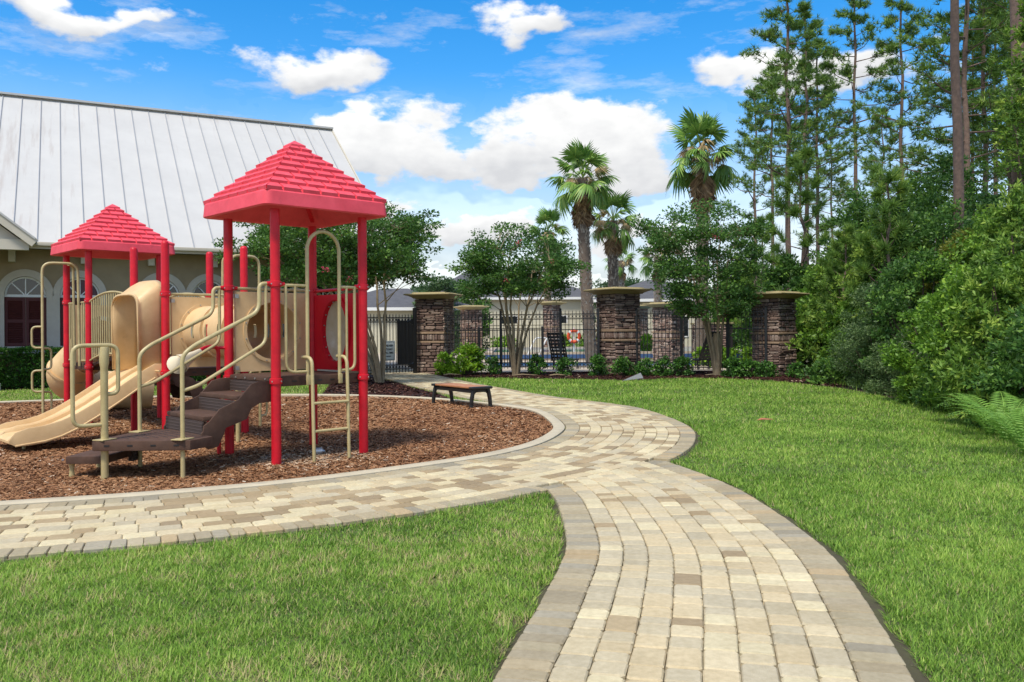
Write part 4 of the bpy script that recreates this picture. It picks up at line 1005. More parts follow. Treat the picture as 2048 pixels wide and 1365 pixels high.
# pale surrounds: pilasters down to the ground and arched heads
for k, _ in wins:
    rin, rout = WW/2, WW/2+.20; n = 20
    tr = MB(); V = []
    for r in (rin, rout):
        for y in (-.05, .02):
            for j in range(n+1): a = pi*j/n; V.append((k+r*cos(a), y, WZ1+r*1.05*sin(a)))
    q = n+1; Fc = []
    for j in range(n): Fc += [(j, j+1, 2*q+j+1, 2*q+j), (j, q+j, q+j+1, j+1), (2*q+j, 2*q+j+1, 3*q+j+1, 3*q+j)]
    tr.add(V, Fc)
    tr.build('arch_surround', M['trim'], CB)
    for sx in (-1, 1): MB().box2((k+sx*(rin+.0), -.05, 0), (k+sx*(rin+.175), -.001, WZ1)).build('window_pilaster', M['trim'], CB, smooth=False)
    MB().box2((k-rin+.001, -.046, 0), (k+rin-.001, -.001, WZ0-.06)).build('apron', M['trim'], CB, smooth=False)
    w = MB().box2((k-rin, .10, WZ0), (k+rin, .14, WZ1+rin*1.06)).build('window', M['glass'] if k != 1.43 else M['maroon_glass'], CB, smooth=False)
    MB().box2((k-rin-.05, -.11, WZ0-.06), (k+rin+.05, .10, WZ0)).build('sill', M['trim'], w, bevel=.01)
    fr = MB()
    for j in range(16):
        a, b = pi*j/16, pi*(j+1)/16; fr.bar((k+(rin-.03)*cos(a), .07, WZ1+(rin-.03)*1.05*sin(a)), (k+(rin-.03)*cos(b), .07, WZ1+(rin-.03)*1.05*sin(b)), .05, .05)
    fr.build('fanlight_frame', M['white'], w, smooth=False)
    MB().box2((k-rin, .045, WZ1-.04), (k+rin, .098, WZ1+.035)).build('transom', M['white'], w, smooth=False)
    for a in (pi*.25, pi*.5, pi*.75): MB().bar((k, .075, WZ1), (k+(rin-.03)*cos(a), .075, WZ1+(rin-.03)*1.05*sin(a)), .03, .03).build('muntin', M['white'], w, smooth=False)
    if k < 7:
        for sx in (-1, 1):
            x0 = k+(.006 if sx > 0 else -rin+.006); x1 = x0+rin-.012
            sh = MB(); fw = .075
            sh.box2((x0, .03, WZ0+.005), (x0+fw, .09, WZ1-.045)); sh.box2((x1-fw, .03, WZ0+.005), (x1, .09, WZ1-.045))
            for z in (WZ0+.005, (WZ0+WZ1)/2-.05, WZ1-.045-.10): sh.box2((x0+fw, .031, z), (x1-fw, .089, z+.10))
            sh.box2((x0+fw, .085, WZ0+.1), (x1-fw, .095, WZ1-.1))
            s_ = sh.build('shutter', M['shutter'], w, smooth=False)
            for zlo, zhi in ((WZ0+.105, (WZ0+WZ1)/2-.05), ((WZ0+WZ1)/2+.05, WZ1-.145)):
                nl = 9
                for j in range(nl):
                    z = zlo+(zhi-zlo)*(j+.5)/nl
                    MB().box(((x0+x1)/2, .062, z), (x1-x0-2*fw, .010, .062), M=Matrix.Rotation(radians(38), 3, 'X')).build('louver', M['shutter'], w, smooth=False)
# eaves
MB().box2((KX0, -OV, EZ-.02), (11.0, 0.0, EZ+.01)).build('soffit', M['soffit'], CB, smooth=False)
MB().box2((KX0, -OV-.03, EZ-.06), (11.02, -OV, EZ+.12)).build('fascia', M['fascia'], CB, smooth=False)
MB().box2((KX0, -OV-.13, EZ+.02), (11.02, -OV-.031, EZ+.13)).build('gutter', M['fascia'], CB, bevel=.015)
for x in np.arange(-2.2, 10.5, 1.87): MB().box2((x-.09, -.30, EZ-.42), (x+.09, -.002, EZ-.021)).build('corbel', M['fascia'], CB, bevel=.01)
# standing seam roof: every pan is its own panel
XR = KX0+.61*round((11.05-KX0)/.61)
def RP_(x, f, up=0): return Vector((x, -OV-.06+f*(RD), EZ+.10+f*(RZ-EZ)+up))
x = KX0; pw = .61; nrm = Vector((0, -.6, .8)); roof = None
while x < XR-.01:
    a = MB(); q = [RP_(x, 0), RP_(x+pw-.002, 0), RP_(x+pw-.002, 1), RP_(x, 1)]
    a.extr([p-nrm*.02 for p in q], nrm*.02)
    if roof is None: roof = a.build('metal_roof', M['roof_metal'], CB, smooth=False)
    else: a.build('roof_panel', M['roof_metal'], roof, smooth=False)
    MB().bar(RP_(x, 0)+nrm*.018, RP_(x, 1)+nrm*.018, .022, .045).build('standing_seam', M['seam'], roof, smooth=False)
    x += pw
MB().bar(RP_(KX0, 1)+Vector((0, 0, .05)), RP_(XR+.05, 1)+Vector((0, 0, .05)), .34, .07).build('ridge_cap', M['roof_metal'], roof, smooth=False)
rk = MB().bar(RP_(XR+.03, 0)-nrm*.07, RP_(XR+.03, 1)-nrm*.07, .05, .22); rk.build('rake_board', M['fascia'], roof, smooth=False)
# back slope and gable wall so that the roof is a solid thing
yb = 2*(RD)-2*OV-.12
MB().add([RP_(KX0, 1), RP_(XR, 1), Vector((XR, yb+OV, EZ)), Vector((KX0, yb+OV, EZ))], [(0, 1, 2, 3)]).build('back_slope', M['roof_metal'], roof, smooth=False)
g = MB(); g.add([(KX1, .25, 0), (KX1, yb, 0), (KX1, yb, EZ), (KX1, RD-OV, RZ-.1), (KX1, .25, EZ+.5)], [(0, 1, 2, 3, 4)]); g.build('gable_wall', M['stucco'], CB, smooth=False)
# entrance gable at the left edge
gx, gw, gy = -2.95, 2.9, -2.3
gz = EZ+.05; gp = gz+gw*.80
MB().extr([(gx-gw, gy+.25, gz), (gx+gw, gy+.25, gz), (gx, gy+.25, gp)], (0, .1, 0)).build('pediment', M['fascia'], CB, smooth=False)
for sx in (-1, 1):
    a, b = Vector((gx, gy, gp+.18)), Vector((gx+sx*(gw+.35), gy, gz-.10))
    MB().bar(a, b, .10, .24).build('gable_rake', M['fascia'], CB, smooth=False)
    q = [a+Vector((0, -.08, .10)), b+Vector((0, -.08, .10)), b+Vector((0, 3.0, .10)), a+Vector((0, 7.0, .10))]
    MB().extr(q if sx > 0 else q[::-1], Vector((sx*.03, 0, .04))).build('gable_roof', M['roof_metal'], CB, smooth=False)
MB().box2((gx-gw, gy+.1, gz-.28), (gx+gw+.2, gy+.36, gz-.001)).build('gable_beam', M['fascia'], CB, smooth=False)
for sx in (-2.6, 2.6): MB().lathe([(.22, 0), (.22, .2), (.16, .25), (.14, gz-.4), (.20, gz-.28)], (gx+sx-.4, gy+.25, 0), 20).build('porch_column', M['trim'], CB)

# ================================================================== PILLARS
def stone_piece(cx, y0, cz, w, h, dep, rng):
    """rough-edged ledge stone: bevelled irregular block, front towards -y"""
    n = 10; ring = []
    for k in range(n):
        a = 2*pi*k/n; c, s = cos(a), sin(a); e = .42
        x = math.copysign(abs(c)**e, c)*w/2*(1-rng.random()*.10); z = math.copysign(abs(s)**e, s)*h/2*(1-rng.random()*.22); ring.append((x, z))
    V = [(cx+x, y0, cz+z) for x, z in ring]+[(cx+x, y0-dep*.62, cz+z) for x, z in ring]+[(cx+x*.86, y0-dep*(.92+rng.random()*.2), cz+z*.66) for x, z in ring]
    Fc = [(i, (i+1) % n, n+(i+1) % n, n+i) for i in range(n)]+[(n+i, n+(i+1) % n, 2*n+(i+1) % n, 2*n+i) for i in range(n)]+[tuple(range(2*n, 3*n))]
    return V, Fc
def make_pillar(loc, rz, w, H, rng, label, stone_kids=True, m_st='stone'):
    P = empty('stone_pillar', loc, rz); T(P, label, 'pillar', 'stone pillars of the pool fence')
    hw = w/2; b1, b2, b3, b4 = H*.385, H*.405, H*.485, H*.52       # belt course
    sh = H-.22
    MB().box2((-hw+.03, -hw+.03, -.1), (hw-.03, hw-.03, sh)).build('shaft', M['mortar'], P, smooth=False)
    JV, JF, JT = [], [], []
    for side in range(4):
        Rm = Matrix.Rotation(side*pi/2, 3, 'Z')
        def emit(V, Fc, name='stone'):
            V = [Rm @ Vector(v) for v in V]
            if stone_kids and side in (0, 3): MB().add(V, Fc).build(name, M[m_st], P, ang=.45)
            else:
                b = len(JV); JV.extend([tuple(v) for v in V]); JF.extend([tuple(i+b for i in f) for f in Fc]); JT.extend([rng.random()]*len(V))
        for z0, z1 in ((0, b1), (b4, sh)):
            z = z0
            while z < z1-.02:
                h = min(rng.choice([.055, .07, .085, .10, .12, .15]), z1-z)
                if z1-z-h < .04: h = z1-z
                x = -hw
                while x < hw-.01:
                    L = min(rng.choice([.14, .2, .26, .34, .42]), hw-x)
                    if hw-x-L < .09: L = hw-x
                    if h > .09 and rng.random() < .45 and L > .2:
                        for q in (0, 1): emit(*stone_piece(x+L/2, -hw+.03, z+h*(.25+.5*q), L-.006, h/2-.003, .03+rng.random()*.035, rng))
                    else: emit(*stone_piece(x+L/2, -hw+.03, z+h/2+rng.uniform(-.006, .006), L-.006, h-.004, .028+rng.random()*.045, rng))
                    x += L
                z += h
        x = -hw                                                       # upright stones of the belt
        while x < hw-.01:
            L = min(rng.uniform(.07, .12), hw-x)
            if hw-x-L < .05: L = hw-x
            emit(*stone_piece(x+L/2, -hw+.03, (b2+b3)/2+.01, L-.005, b3-b2+.02, .04+rng.random()*.015, rng)); x += L
    if JV:
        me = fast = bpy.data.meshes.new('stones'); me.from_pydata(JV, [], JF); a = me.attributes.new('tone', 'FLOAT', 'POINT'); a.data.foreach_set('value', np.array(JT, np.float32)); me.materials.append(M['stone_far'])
        o = put('stone_courses', me, P); o['kind'] = 'stuff'
    for z0, z1 in ((b1-.02, b2), (b3+.01, b4+.0)): MB().box2((-hw-.035, -hw-.035, z0+.004), (hw+.035, hw+.035, z1-.004)).build('belt_ledge', M['ledge'], P, bevel=.012)
    cp = MB(); prof = [(hw+.00, sh), (hw+.06, sh+.01), (hw+.10, sh+.05), (hw+.20, sh+.10), (hw+.30, sh+.125), (hw+.33, sh+.14), (hw+.335, sh+.165), (hw+.31, sh+.185), (hw+.10, sh+.19), (hw+.09, sh+.225), (hw+.05, sh+.235)]
    V = []; 
    for r, z in prof: V += [(-r, -r, z), (r, -r, z), (r, r, z), (-r, r, z)]
    Fc = [(i*4+j, i*4+(j+1) % 4, (i+1)*4+(j+1) % 4, (i+1)*4+j) for i in range(len(prof)-1) for j in range(4)]+[(3, 2, 1, 0), tuple((len(prof)-1)*4+j for j in range(4))]
    cp.add(V, Fc).build('cap', M['cap'], P, ang=.9)
    return P
rs = random.Random(21)
PIL = [((-2.82, 31.1), radians(-16), 1.07, 2.92), ((3.75, 30.0), radians(30), 1.10, 3.0), ((8.75, 28.4), radians(40), 1.02, 2.75)]
labs = ['stone pillar beside the black gate at the end of the path', 'middle of the three large stone pillars, with a small dark plate', 'stone pillar at the edge of the woods, end of the fence']
for (loc, rz, w, H), lb in zip(PIL, labs): make_pillar((*loc, 0), rz, w, H, rs, lb)
# small plate on the middle pillar
pp = at(1242, 640, 29.45)
o = MB().box(pp, (.20, .05, .11), rz=radians(-14)).build('name_plate', M['black'], None, bevel=.008); T(o, 'small dark rectangular plate fixed on the middle stone pillar', 'plate')

# ================================================================== FENCES
def picket_mesh(z0, z1, w=.02, tip=True):
    m = MB(); h = w/2
    if not tip: return m.box2((-h, -h, z0), (h, h, z1)).mesh(M['black'], smooth=False)
    m.add([(-h, -h, z0), (h, -h, z0), (h, h, z0), (-h, h, z0), (-h, -h, z1-.06), (h, -h, z1-.06), (h, h, z1-.06), (-h, h, z1-.06), (0, 0, z1)],
          [(3, 2, 1, 0), (0, 1, 5, 4), (1, 2, 6, 5), (2, 3, 7, 6), (3, 0, 4, 7), (4, 5, 8), (5, 6, 8), (6, 7, 8), (7, 4, 8)])
    return m.mesh(M['black'], smooth=False)
def ring_shape(m, c, r, wd, n=10):
    V = []; 
    for rr, y in ((r, -.008), (r-wd, -.008), (r-wd, .008), (r, .008)):
        for k in range(n): a = 2*pi*k/n; V.append((c[0]+rr*cos(a), c[1]+y, c[2]+rr*sin(a)))
    m.add(V, [(i*n+k, i*n+(k+1) % n, ((i+1) % 4)*n+(k+1) % n, ((i+1) % 4)*n+k) for i in range(4) for k in range(n)])
def fence(name, a, b, label, cat, rails, z0, z1, sp, posts, prot=None, rings=(), group=None, pw=.02, postz=None):
    a, b = Vector(a), Vector(b); d = b-a; L = d.length
    E = empty(name, (a.x, a.y, 0), atan2(d.y, d.x)); T(E, label, cat, group)
    for z in rails: MB().box((L/2, 0, z), (L, .032, .032)).build('rail', M['black'], E, smooth=False)
    me = picket_mesh(z0, z1, pw); n = max(2, int(L/sp)); sp = L/n
    for k in range(1, n): o = put('picket', me, E); o.location = (k*sp, 0, 0)
    pm = MB().box2((-.04, -.04, -.1), (.04, .04, (postz or z1)+.02)).add([(-.05, -.05, (postz or z1)+.02), (.05, -.05, (postz or z1)+.02), (.05, .05, (postz or z1)+.02), (-.05, .05, (postz or z1)+.02), (0, 0, (postz or z1)+.07)], [(3, 2, 1, 0), (0, 1, 4), (1, 2, 4), (2, 3, 4), (3, 0, 4)]).mesh(M['black'], smooth=False)
    for f in posts: o = put('post', pm, E); o.location = (f*L, 0, 0)
    for zr, rr in rings:
        m = MB()
        for k in range(n): ring_shape(m, ((k+.5)*sp, 0, zr), rr, .014)
        o = m.build('scroll_rings', M['black'], E, smooth=False); o['kind'] = 'stuff'
    return E, L
RL = [2.10, 1.93, .39, .24]
RG = ((2.015, .058), (.315, .055))
fence('iron_fence', (-2.45, 30.55), (3.02, 29.75), 'black iron picket fence between the gate pillar and the middle pillar', 'fence', RL+[1.55], .17, 2.25, .128, (0, .375, .76, 1), rings=RG, group='iron fence sections')
fence('iron_fence', (4.35, 29.7), (8.35, 27.95), 'black iron picket fence between the middle pillar and the woods pillar', 'fence', RL+[1.55], .17, 2.22, .128, (0, .36, .72, 1), rings=RG, group='iron fence sections')
# gate left of the first pillar, its sign hangs on it
ga, gb = at(829, 700, 30.4), at(722, 700, 28.9)
GT, GL = fence('iron_gate', (gb.x, gb.y), (ga.x, ga.y), 'black iron gate with ring scrollwork at the end of the path', 'gate', [2.02, 1.86, .36, .21], .08, 2.16, .128, (1.0,), rings=((1.94, .055), (.285, .05)))
MB().box((GL+.02, 0, 1.12), (.11, .11, 2.5)).build('hinge_post', M['black'], GT, bevel=.008)
for z in (.30, 1.88): MB().extr([(GL-.05, -.02, z-.12), (GL-.05, -.02, z+.12), (GL-.30, -.02, z-.0)], (0, .04, 0)).build('hinge_gusset', M['black'], GT, smooth=False)
MB().box((0.03, 0, 1.1), (.07, .07, 2.1)).build('latch_stile', M['black'], GT, smooth=False)
# sign
sc0 = at(776, 702, 29.4); sa = atan2(ga.y-gb.y, ga.x-gb.x)
SG = empty('gate_sign', (sc0.x, sc0.y-.03, 0), sa); T(SG, 'grey sign with black lettering hung on the black gate', 'sign')
sw, sz0, sz1 = .58, CH-(722-YH+ROLL*(776-1024))*29.4/F, CH-(682-YH+ROLL*(776-1024))*29.4/F
pl = MB().box2((-sw/2, -.012, sz0), (sw/2, .0, sz1)).build('plate', M['sign'], SG, bevel=.004)
fr = MB()
for q in ((-sw/2+.03, sw/2-.03, sz1-.045, sz1-.03), (-sw/2+.03, sw/2-.03, sz0+.03, sz0+.045)): fr.box2((q[0], -.0145, q[2]), (q[1], -.0125, q[3]))
for q in (-sw/2+.03, sw/2-.045): fr.box2((q, -.0145, sz0+.0451), (q+.015, -.0125, sz1-.0451))
fr.build('border_line', M['ink'], SG, smooth=False)
for i, (tx, szz) in enumerate((('PLEASE KEEP', .078), ('GATE SHUT', .078), ('AT ALL TIMES', .078), ('NO EXCEPTIONS', .034))):
    cu = bpy.data.curves.new('lettering', 'FONT'); cu.body = tx; cu.size = szz*1.25; cu.align_x = 'CENTER'; cu.extrude = .001; cu.space_character = .92; cu.offset = .0022
    tmp = bpy.data.objects.new('lettering_tmp', cu); COL.objects.link(tmp); bpy.context.view_layer.update()
    me = bpy.data.meshes.new_from_object(tmp.evaluated_get(bpy.context.evaluated_depsgraph_get())); bpy.data.objects.remove(tmp); me.materials.clear(); me.materials.append(M['ink'])
    o = put('lettering', me, SG); o.rotation_euler = (pi/2, 0, 0); o.location = (0, -.015, sz1-.20-i*.125-(-.025 if i == 3 else 0)); o.scale = (.80, 1, 1)

# ================================================================== POOL TERRACE
sheet('pool_terrace', [(-30, 32.2), (40, 31.6), (60, 95), (-45, 95)], -.004, M['deck'])
sheet('pool_terrace_front', [(-14, 31.4), (-2.2, 31.45), (9, 31.45), (9, 32.15), (-14, 32.15)], .001, M['deck'])
wz = .10
px0, px1, py0, py1 = -1.0, 12.0, 43.5, 56.0
def basin():
    m = MB(); h = .42
    m.box2((px0-.4, py0-.4, -.1), (px1+.4, py0, h)); m.box2((px0-.4, py1, -.1), (px1+.4, py1+.4, h)); m.box2((px0-.4, py0, -.1), (px0, py1, h)); m.box2((px1, py0, -.1), (px1+.4, py1, h))
    o = m.build('pool_coping', M['deck'], None, smooth=False); o['kind'] = 'structure'
    t = MB().box2((px0-.39, py0-.43, .10), (px1+.39, py0-.402, .30)).build('pool_tile_band', M['tile'], o, smooth=False)
    sheet('pool_water', [(px0, py0), (px1, py0), (px1, py1), (px0, py1)], .34, M['water'])
basin()
sheet('lower_pool_water', [(-1.0, 36.3), (12, 36.3), (12, 40.5), (-1.0, 40.5)], .004, M['water'])
# inner dark slat fence by the gate and along the terrace
fence('slat_fence', (-5.25, 39.2), (-4.15, 38.0), 'dense black slat fence just inside the gate', 'fence', [2.0, .3], .02, 2.05, .085, (0, .5, 1), pw=.055)
fence('pool_rail_fence', (-2.8, 37.6), (1.3, 36.6), 'lower black picket fence inside the terrace behind the lime green shrub', 'fence', [1.62, .30], .06, 1.62, .11, (0, .33, .66, 1), pw=.02, postz=1.66)
# far pillars of the terrace
fp = random.Random(4)
for (x, yt, yb, Y, w, lb) in ((942, 612, 720, 47, .95, 'far stone pillar with pale cap left of the second crape myrtle'), (1103, 604, 700, 58, .85, 'slim far stone pillar before the cream house'),
                        (1336, 606, 722, 40, 1.05, 'far stone pillar behind the right fence section'), (1275, 611, 705, 52, .9, 'far dark stone pillar just right of the middle pillar')):
    t_ = at(x, yt, Y); make_pillar((t_.x, t_.y, 0), radians(fp.choice([20, 35, 45])), w, t_.z, fp, lb, stone_kids=False)
# low stone wall and lamp finial
a, b = at(1385, 700, 41), at(1452, 700, 38)
wlw = empty('stone_wall', (a.x, a.y, 0), atan2(b.y-a.y, b.x-a.x)); T(wlw, 'stone terrace wall behind the right crape myrtle', 'wall')
LL = (b-a).length; JV = MB()
MB().box2((0, 0, -.05), (LL, .35, 1.75)).build('wall_core', M['mortar'], wlw, smooth=False)
JT = []; z = 0
while z < 1.72:
    h = fp.choice([.08, .1, .13]); x = 0
    while x < LL-.02:
        l = min(fp.uniform(.18, .42), LL-x); V, Fc = stone_piece(x+l/2, 0, z+h/2, l-.008, h-.006, .04+fp.random()*.03, fp); JV.add(V, Fc); JT += [fp.random()]*len(V); x += l
    z += h
me = JV.mesh(M['stone_far'], smooth=False); q = me.attributes.new('tone', 'FLOAT', 'POINT'); q.data.foreach_set('value', np.array(JT, np.float32)); o = put('stone_courses', me, wlw); o['kind'] = 'stuff'
MB().box2((-.05, -.08, 1.752), (LL+.05, .43, 1.84)).build('coping', M['cap'], wlw, bevel=.01)
# lifebuoy on its stand
lb_ = at(1148, 673, 44.0)
LB = empty('lifebuoy', (lb_.x, lb_.y, lb_.z), 0); T(LB, 'orange and white ring lifebuoy hanging above the pool', 'lifebuoy')
tor = lambda a: Vector((.29*cos(a), 0, .29*sin(a)))
for k in range(4):
    a0 = pi/4+k*pi/2; MB().tube([tor(a0+.18+(pi/2-.36)*j/8) for j in range(9)], .085, 10).build('ring_segment', M['orange'], LB)
    MB().tube([tor(a0-.18+.36*j/3) for j in range(4)], .088, 10).build('white_band', M['white'], LB)
MB().tube([(0, .09, -lb_.z), (0, .09, .45)], .035, 10).build('stand_pole', M['white'], LB)
def lounger(p, rz, label):
    E = empty('chaise_lounge', (p.x, p.y, 0), rz); T(E, label, 'lounger', 'black pool loungers')
    MB().box2((-.33, -.8, .34), (-.28, .5, .40)).box2((.28, -.8, .34), (.33, .5, .40)).build('frame', M['black'], E, smooth=False)
    for k in range(8): MB().box((0, -.75+.155*k, .39), (.58, .07, .02)).build('seat_strap', M['black'], E, smooth=False)
    bd = Vector((0, .42, .95)); bd.normalize()
    for sx in (-.31, .31): MB().bar((sx, .45, .40), Vector((sx, .45, .40))+bd*1.15, .05, .05).build('back_rail', M['black'], E, smooth=False)
    for k in range(8): c = Vector((0, .45, .40))+bd*(.08+.145*k); MB().box(c, (.58, .025, .085), M=Matrix.Rotation(-radians(24), 3, 'X')).build('back_strap', M['black'], E, smooth=False)
    for k in range(4): MB().bar((-.22+.147*k, .45, .40), Vector((-.22+.147*k, .45, .40))+bd*1.12, .05, .02).build('back_web', M['black'], E, smooth=False)
    for sx in (-.3, .3):
        for sy in (-.7, .35): MB().bar((sx, sy, .36), (sx, sy*1.08, 0), .045, .045).build('leg', M['black'], E, smooth=False)
pq = G(1128, 722); pq = Vector((pq.x*33.3/pq.y, 33.3, 0)); lounger(pq, radians(155), 'black strap lounger behind the fence below the lifebuoy')
pq = at(1392, 700, 32.6); lounger(pq, radians(215), 'black strap lounger behind the right fence section')
for x in (1075, 1098):
    p = at(x, 690, 42.6)
    o = MB().tube(bend([(p.x-.5, 42.6, .3), (p.x-.1, 42.8, 1.15), (p.x+.5, 43.2, 1.15), (p.x+.7, 43.6, .3)], .2), .04, 8).build('pool_handrail', M['white']); T(o, 'white bent pool handrail, ' + ('left' if x == 1075 else 'right') + ' one of the pair', 'handrail', 'pool handrails')

# ================================================================== HOUSES BEHIND
def house(loc, rz, w, d, h, rh, label, wins):
    H_ = empty('house', loc, rz); T(H_, label, 'house')
    wl = MB().box2((-w/2, -d/2, -.1), (w/2, d/2, h)).build('wall', M['siding'], H_, smooth=False)
    nb_ = int(h/.32)
    o = .5; rl = max(.5, w/2-d/2)
    rf = MB(); e = [(-w/2-o, -d/2-o, h), (w/2+o, -d/2-o, h), (w/2+o, d/2+o, h), (-w/2-o, d/2+o, h), (-rl, 0, h+rh), (rl, 0, h+rh)]
    rf.add(e, [(3, 2, 1, 0), (0, 1, 5, 4), (1, 2, 5), (2, 3, 4, 5), (3, 0, 4)]).build('roof', M['shingle'], H_, smooth=False)
    MB().box2((-w/2-o, -d/2-o-.03, h-.2), (w/2+o, -d/2-o, h+.02)).build('fascia', M['white'], H_, smooth=False)
    for (x, z0, ww, hh) in wins:
        q = MB().box2((x-ww/2, -d/2-.03, z0), (x+ww/2, -d/2+.01, z0+hh)).build('window', M['glass'], H_, smooth=False)
        f = MB(); f.box2((x-ww/2-.08, -d/2-.06, z0-.08), (x+ww/2+.08, -d/2-.031, z0)); f.box2((x-ww/2-.08, -d/2-.06, z0+hh), (x+ww/2+.08, -d/2-.031, z0+hh+.08))
        f.box2((x-ww/2-.08, -d/2-.06, z0), (x-ww/2, -d/2-.031, z0+hh)); f.box2((x+ww/2, -d/2-.06, z0), (x+ww/2+.08, -d/2-.031, z0+hh)); f.build('window_frame', M['white'], q, smooth=False)
    return H_
p = at(1010, 660, 78); house((p.x, p.y+5, 0), radians(4), 17, 12, 4.5, 2.5, 'cream house with wide grey hip roof behind the second crape myrtle', [(-5, 1.2, 1.4, 1.6), (0, 1.2, 1.4, 1.6), (4.5, 1.2, 1.4, 1.6)])
p = at(942, 660, 92); house((p.x, p.y+6, 0), radians(30), 9, 9, 5.0, 3.6, 'steeper grey roofed house beyond the wide cream one', [(-2, 1.4, 1.2, 1.6), (2, 1.4, 1.2, 1.6)])
p = at(1330, 660, 66); house((p.x, p.y+5, 0), radians(-10), 9, 9, 3.9, 1.8, 'grey roofed cream house right of the middle pillar', [(-2.5, 1.0, 1.2, 1.5), (2, 1.0, 1.2, 1.5)])
p = at(770, 660, 60); house((p.x, p.y+5, 0), radians(8), 11, 9, 3.2, 1.6, 'low pale pool house seen through the gate', [(-3, 1.0, 1.2, 1.3), (2.5, .9, 1.2, 1.4)])
# white fence far behind the terrace
a, b = at(980, 650, 66), at(1300, 650, 60)
E_ = empty('vinyl_fence', (a.x, a.y, 0), atan2(b.y-a.y, b.x-a.x)); T(E_, 'long cream board fence behind the pool', 'fence')
LL = (b-a).length; nbd = int(LL/.3)
bm_ = MB().box2((.005, 0, 0), (.295, .04, 1.95)).mesh(M['siding'], smooth=False)
for k in range(nbd): o = put('board', bm_, E_); o.location = (k*.3, 0, 0)
MB().box2((0, -.04, 1.95), (LL, .08, 2.05)).build('top_rail', M['siding'], E_, smooth=False)
# ================================================================== VEGETATION
def unit(v): return v/np.maximum(np.linalg.norm(v, axis=1), 1e-9)[:, None]
def leaf_mesh(name, pos, dirs, size, wr, m, tone, fold=.12):
    """one pointed four-sided leaf per position"""
    n = len(pos); d = unit(dirs); r = NP.normal(size=(n, 3)); s = unit(np.cross(d, r)); nr = np.cross(s, d)
    L = size[:, None]; mid = pos+d*L*.45-nr*L*fold
    V = np.stack([pos, mid+s*L*wr/2, pos+d*L, mid-s*L*wr/2], 1).reshape(-1, 3)
    return fast_mesh(name, V, np.arange(4*n).reshape(n, 4), m, tone=np.repeat(tone, 4))
def clumps(rng, n, fn):
    return np.array([fn(rng) for _ in range(n)])
def scatter(centers, radii, per, up=.25, squash=.8):
    """points and outward directions around clump centres"""
    k = len(centers); c = np.repeat(centers, per, 0); r = np.repeat(radii, per)
    v = unit(NP.normal(size=(k*per, 3))); v[:, 2] = v[:, 2]*squash; rad = r*NP.random(k*per)**.45
    p = c+v*rad[:, None]; d = unit(v+NP.normal(size=v.shape)*.55+np.array([0, 0, up])); return p, d
def tone_for(p, d, base=.42, sp=.2, k=.16): return np.clip(base+NP.normal(0, sp, len(p))+k*NP.normal(0, 1, 1), 0, 1)
def stems_to(centers, base_r, m, name, parent, r0=.03, rng=RNG, n=12, z0=0.0):
    b = MB()
    for c in centers[:n]:
        c = Vector(c); s = Vector((rng.uniform(-1, 1)*base_r, rng.uniform(-1, 1)*base_r, z0)); mid = s.lerp(c, .5)+Vector((rng.uniform(-.1, .1), rng.uniform(-.1, .1), .05))
        b.tube([s, mid, c], [r0, r0*.65, r0*.25], 6)
    return b.build(name, m, parent)

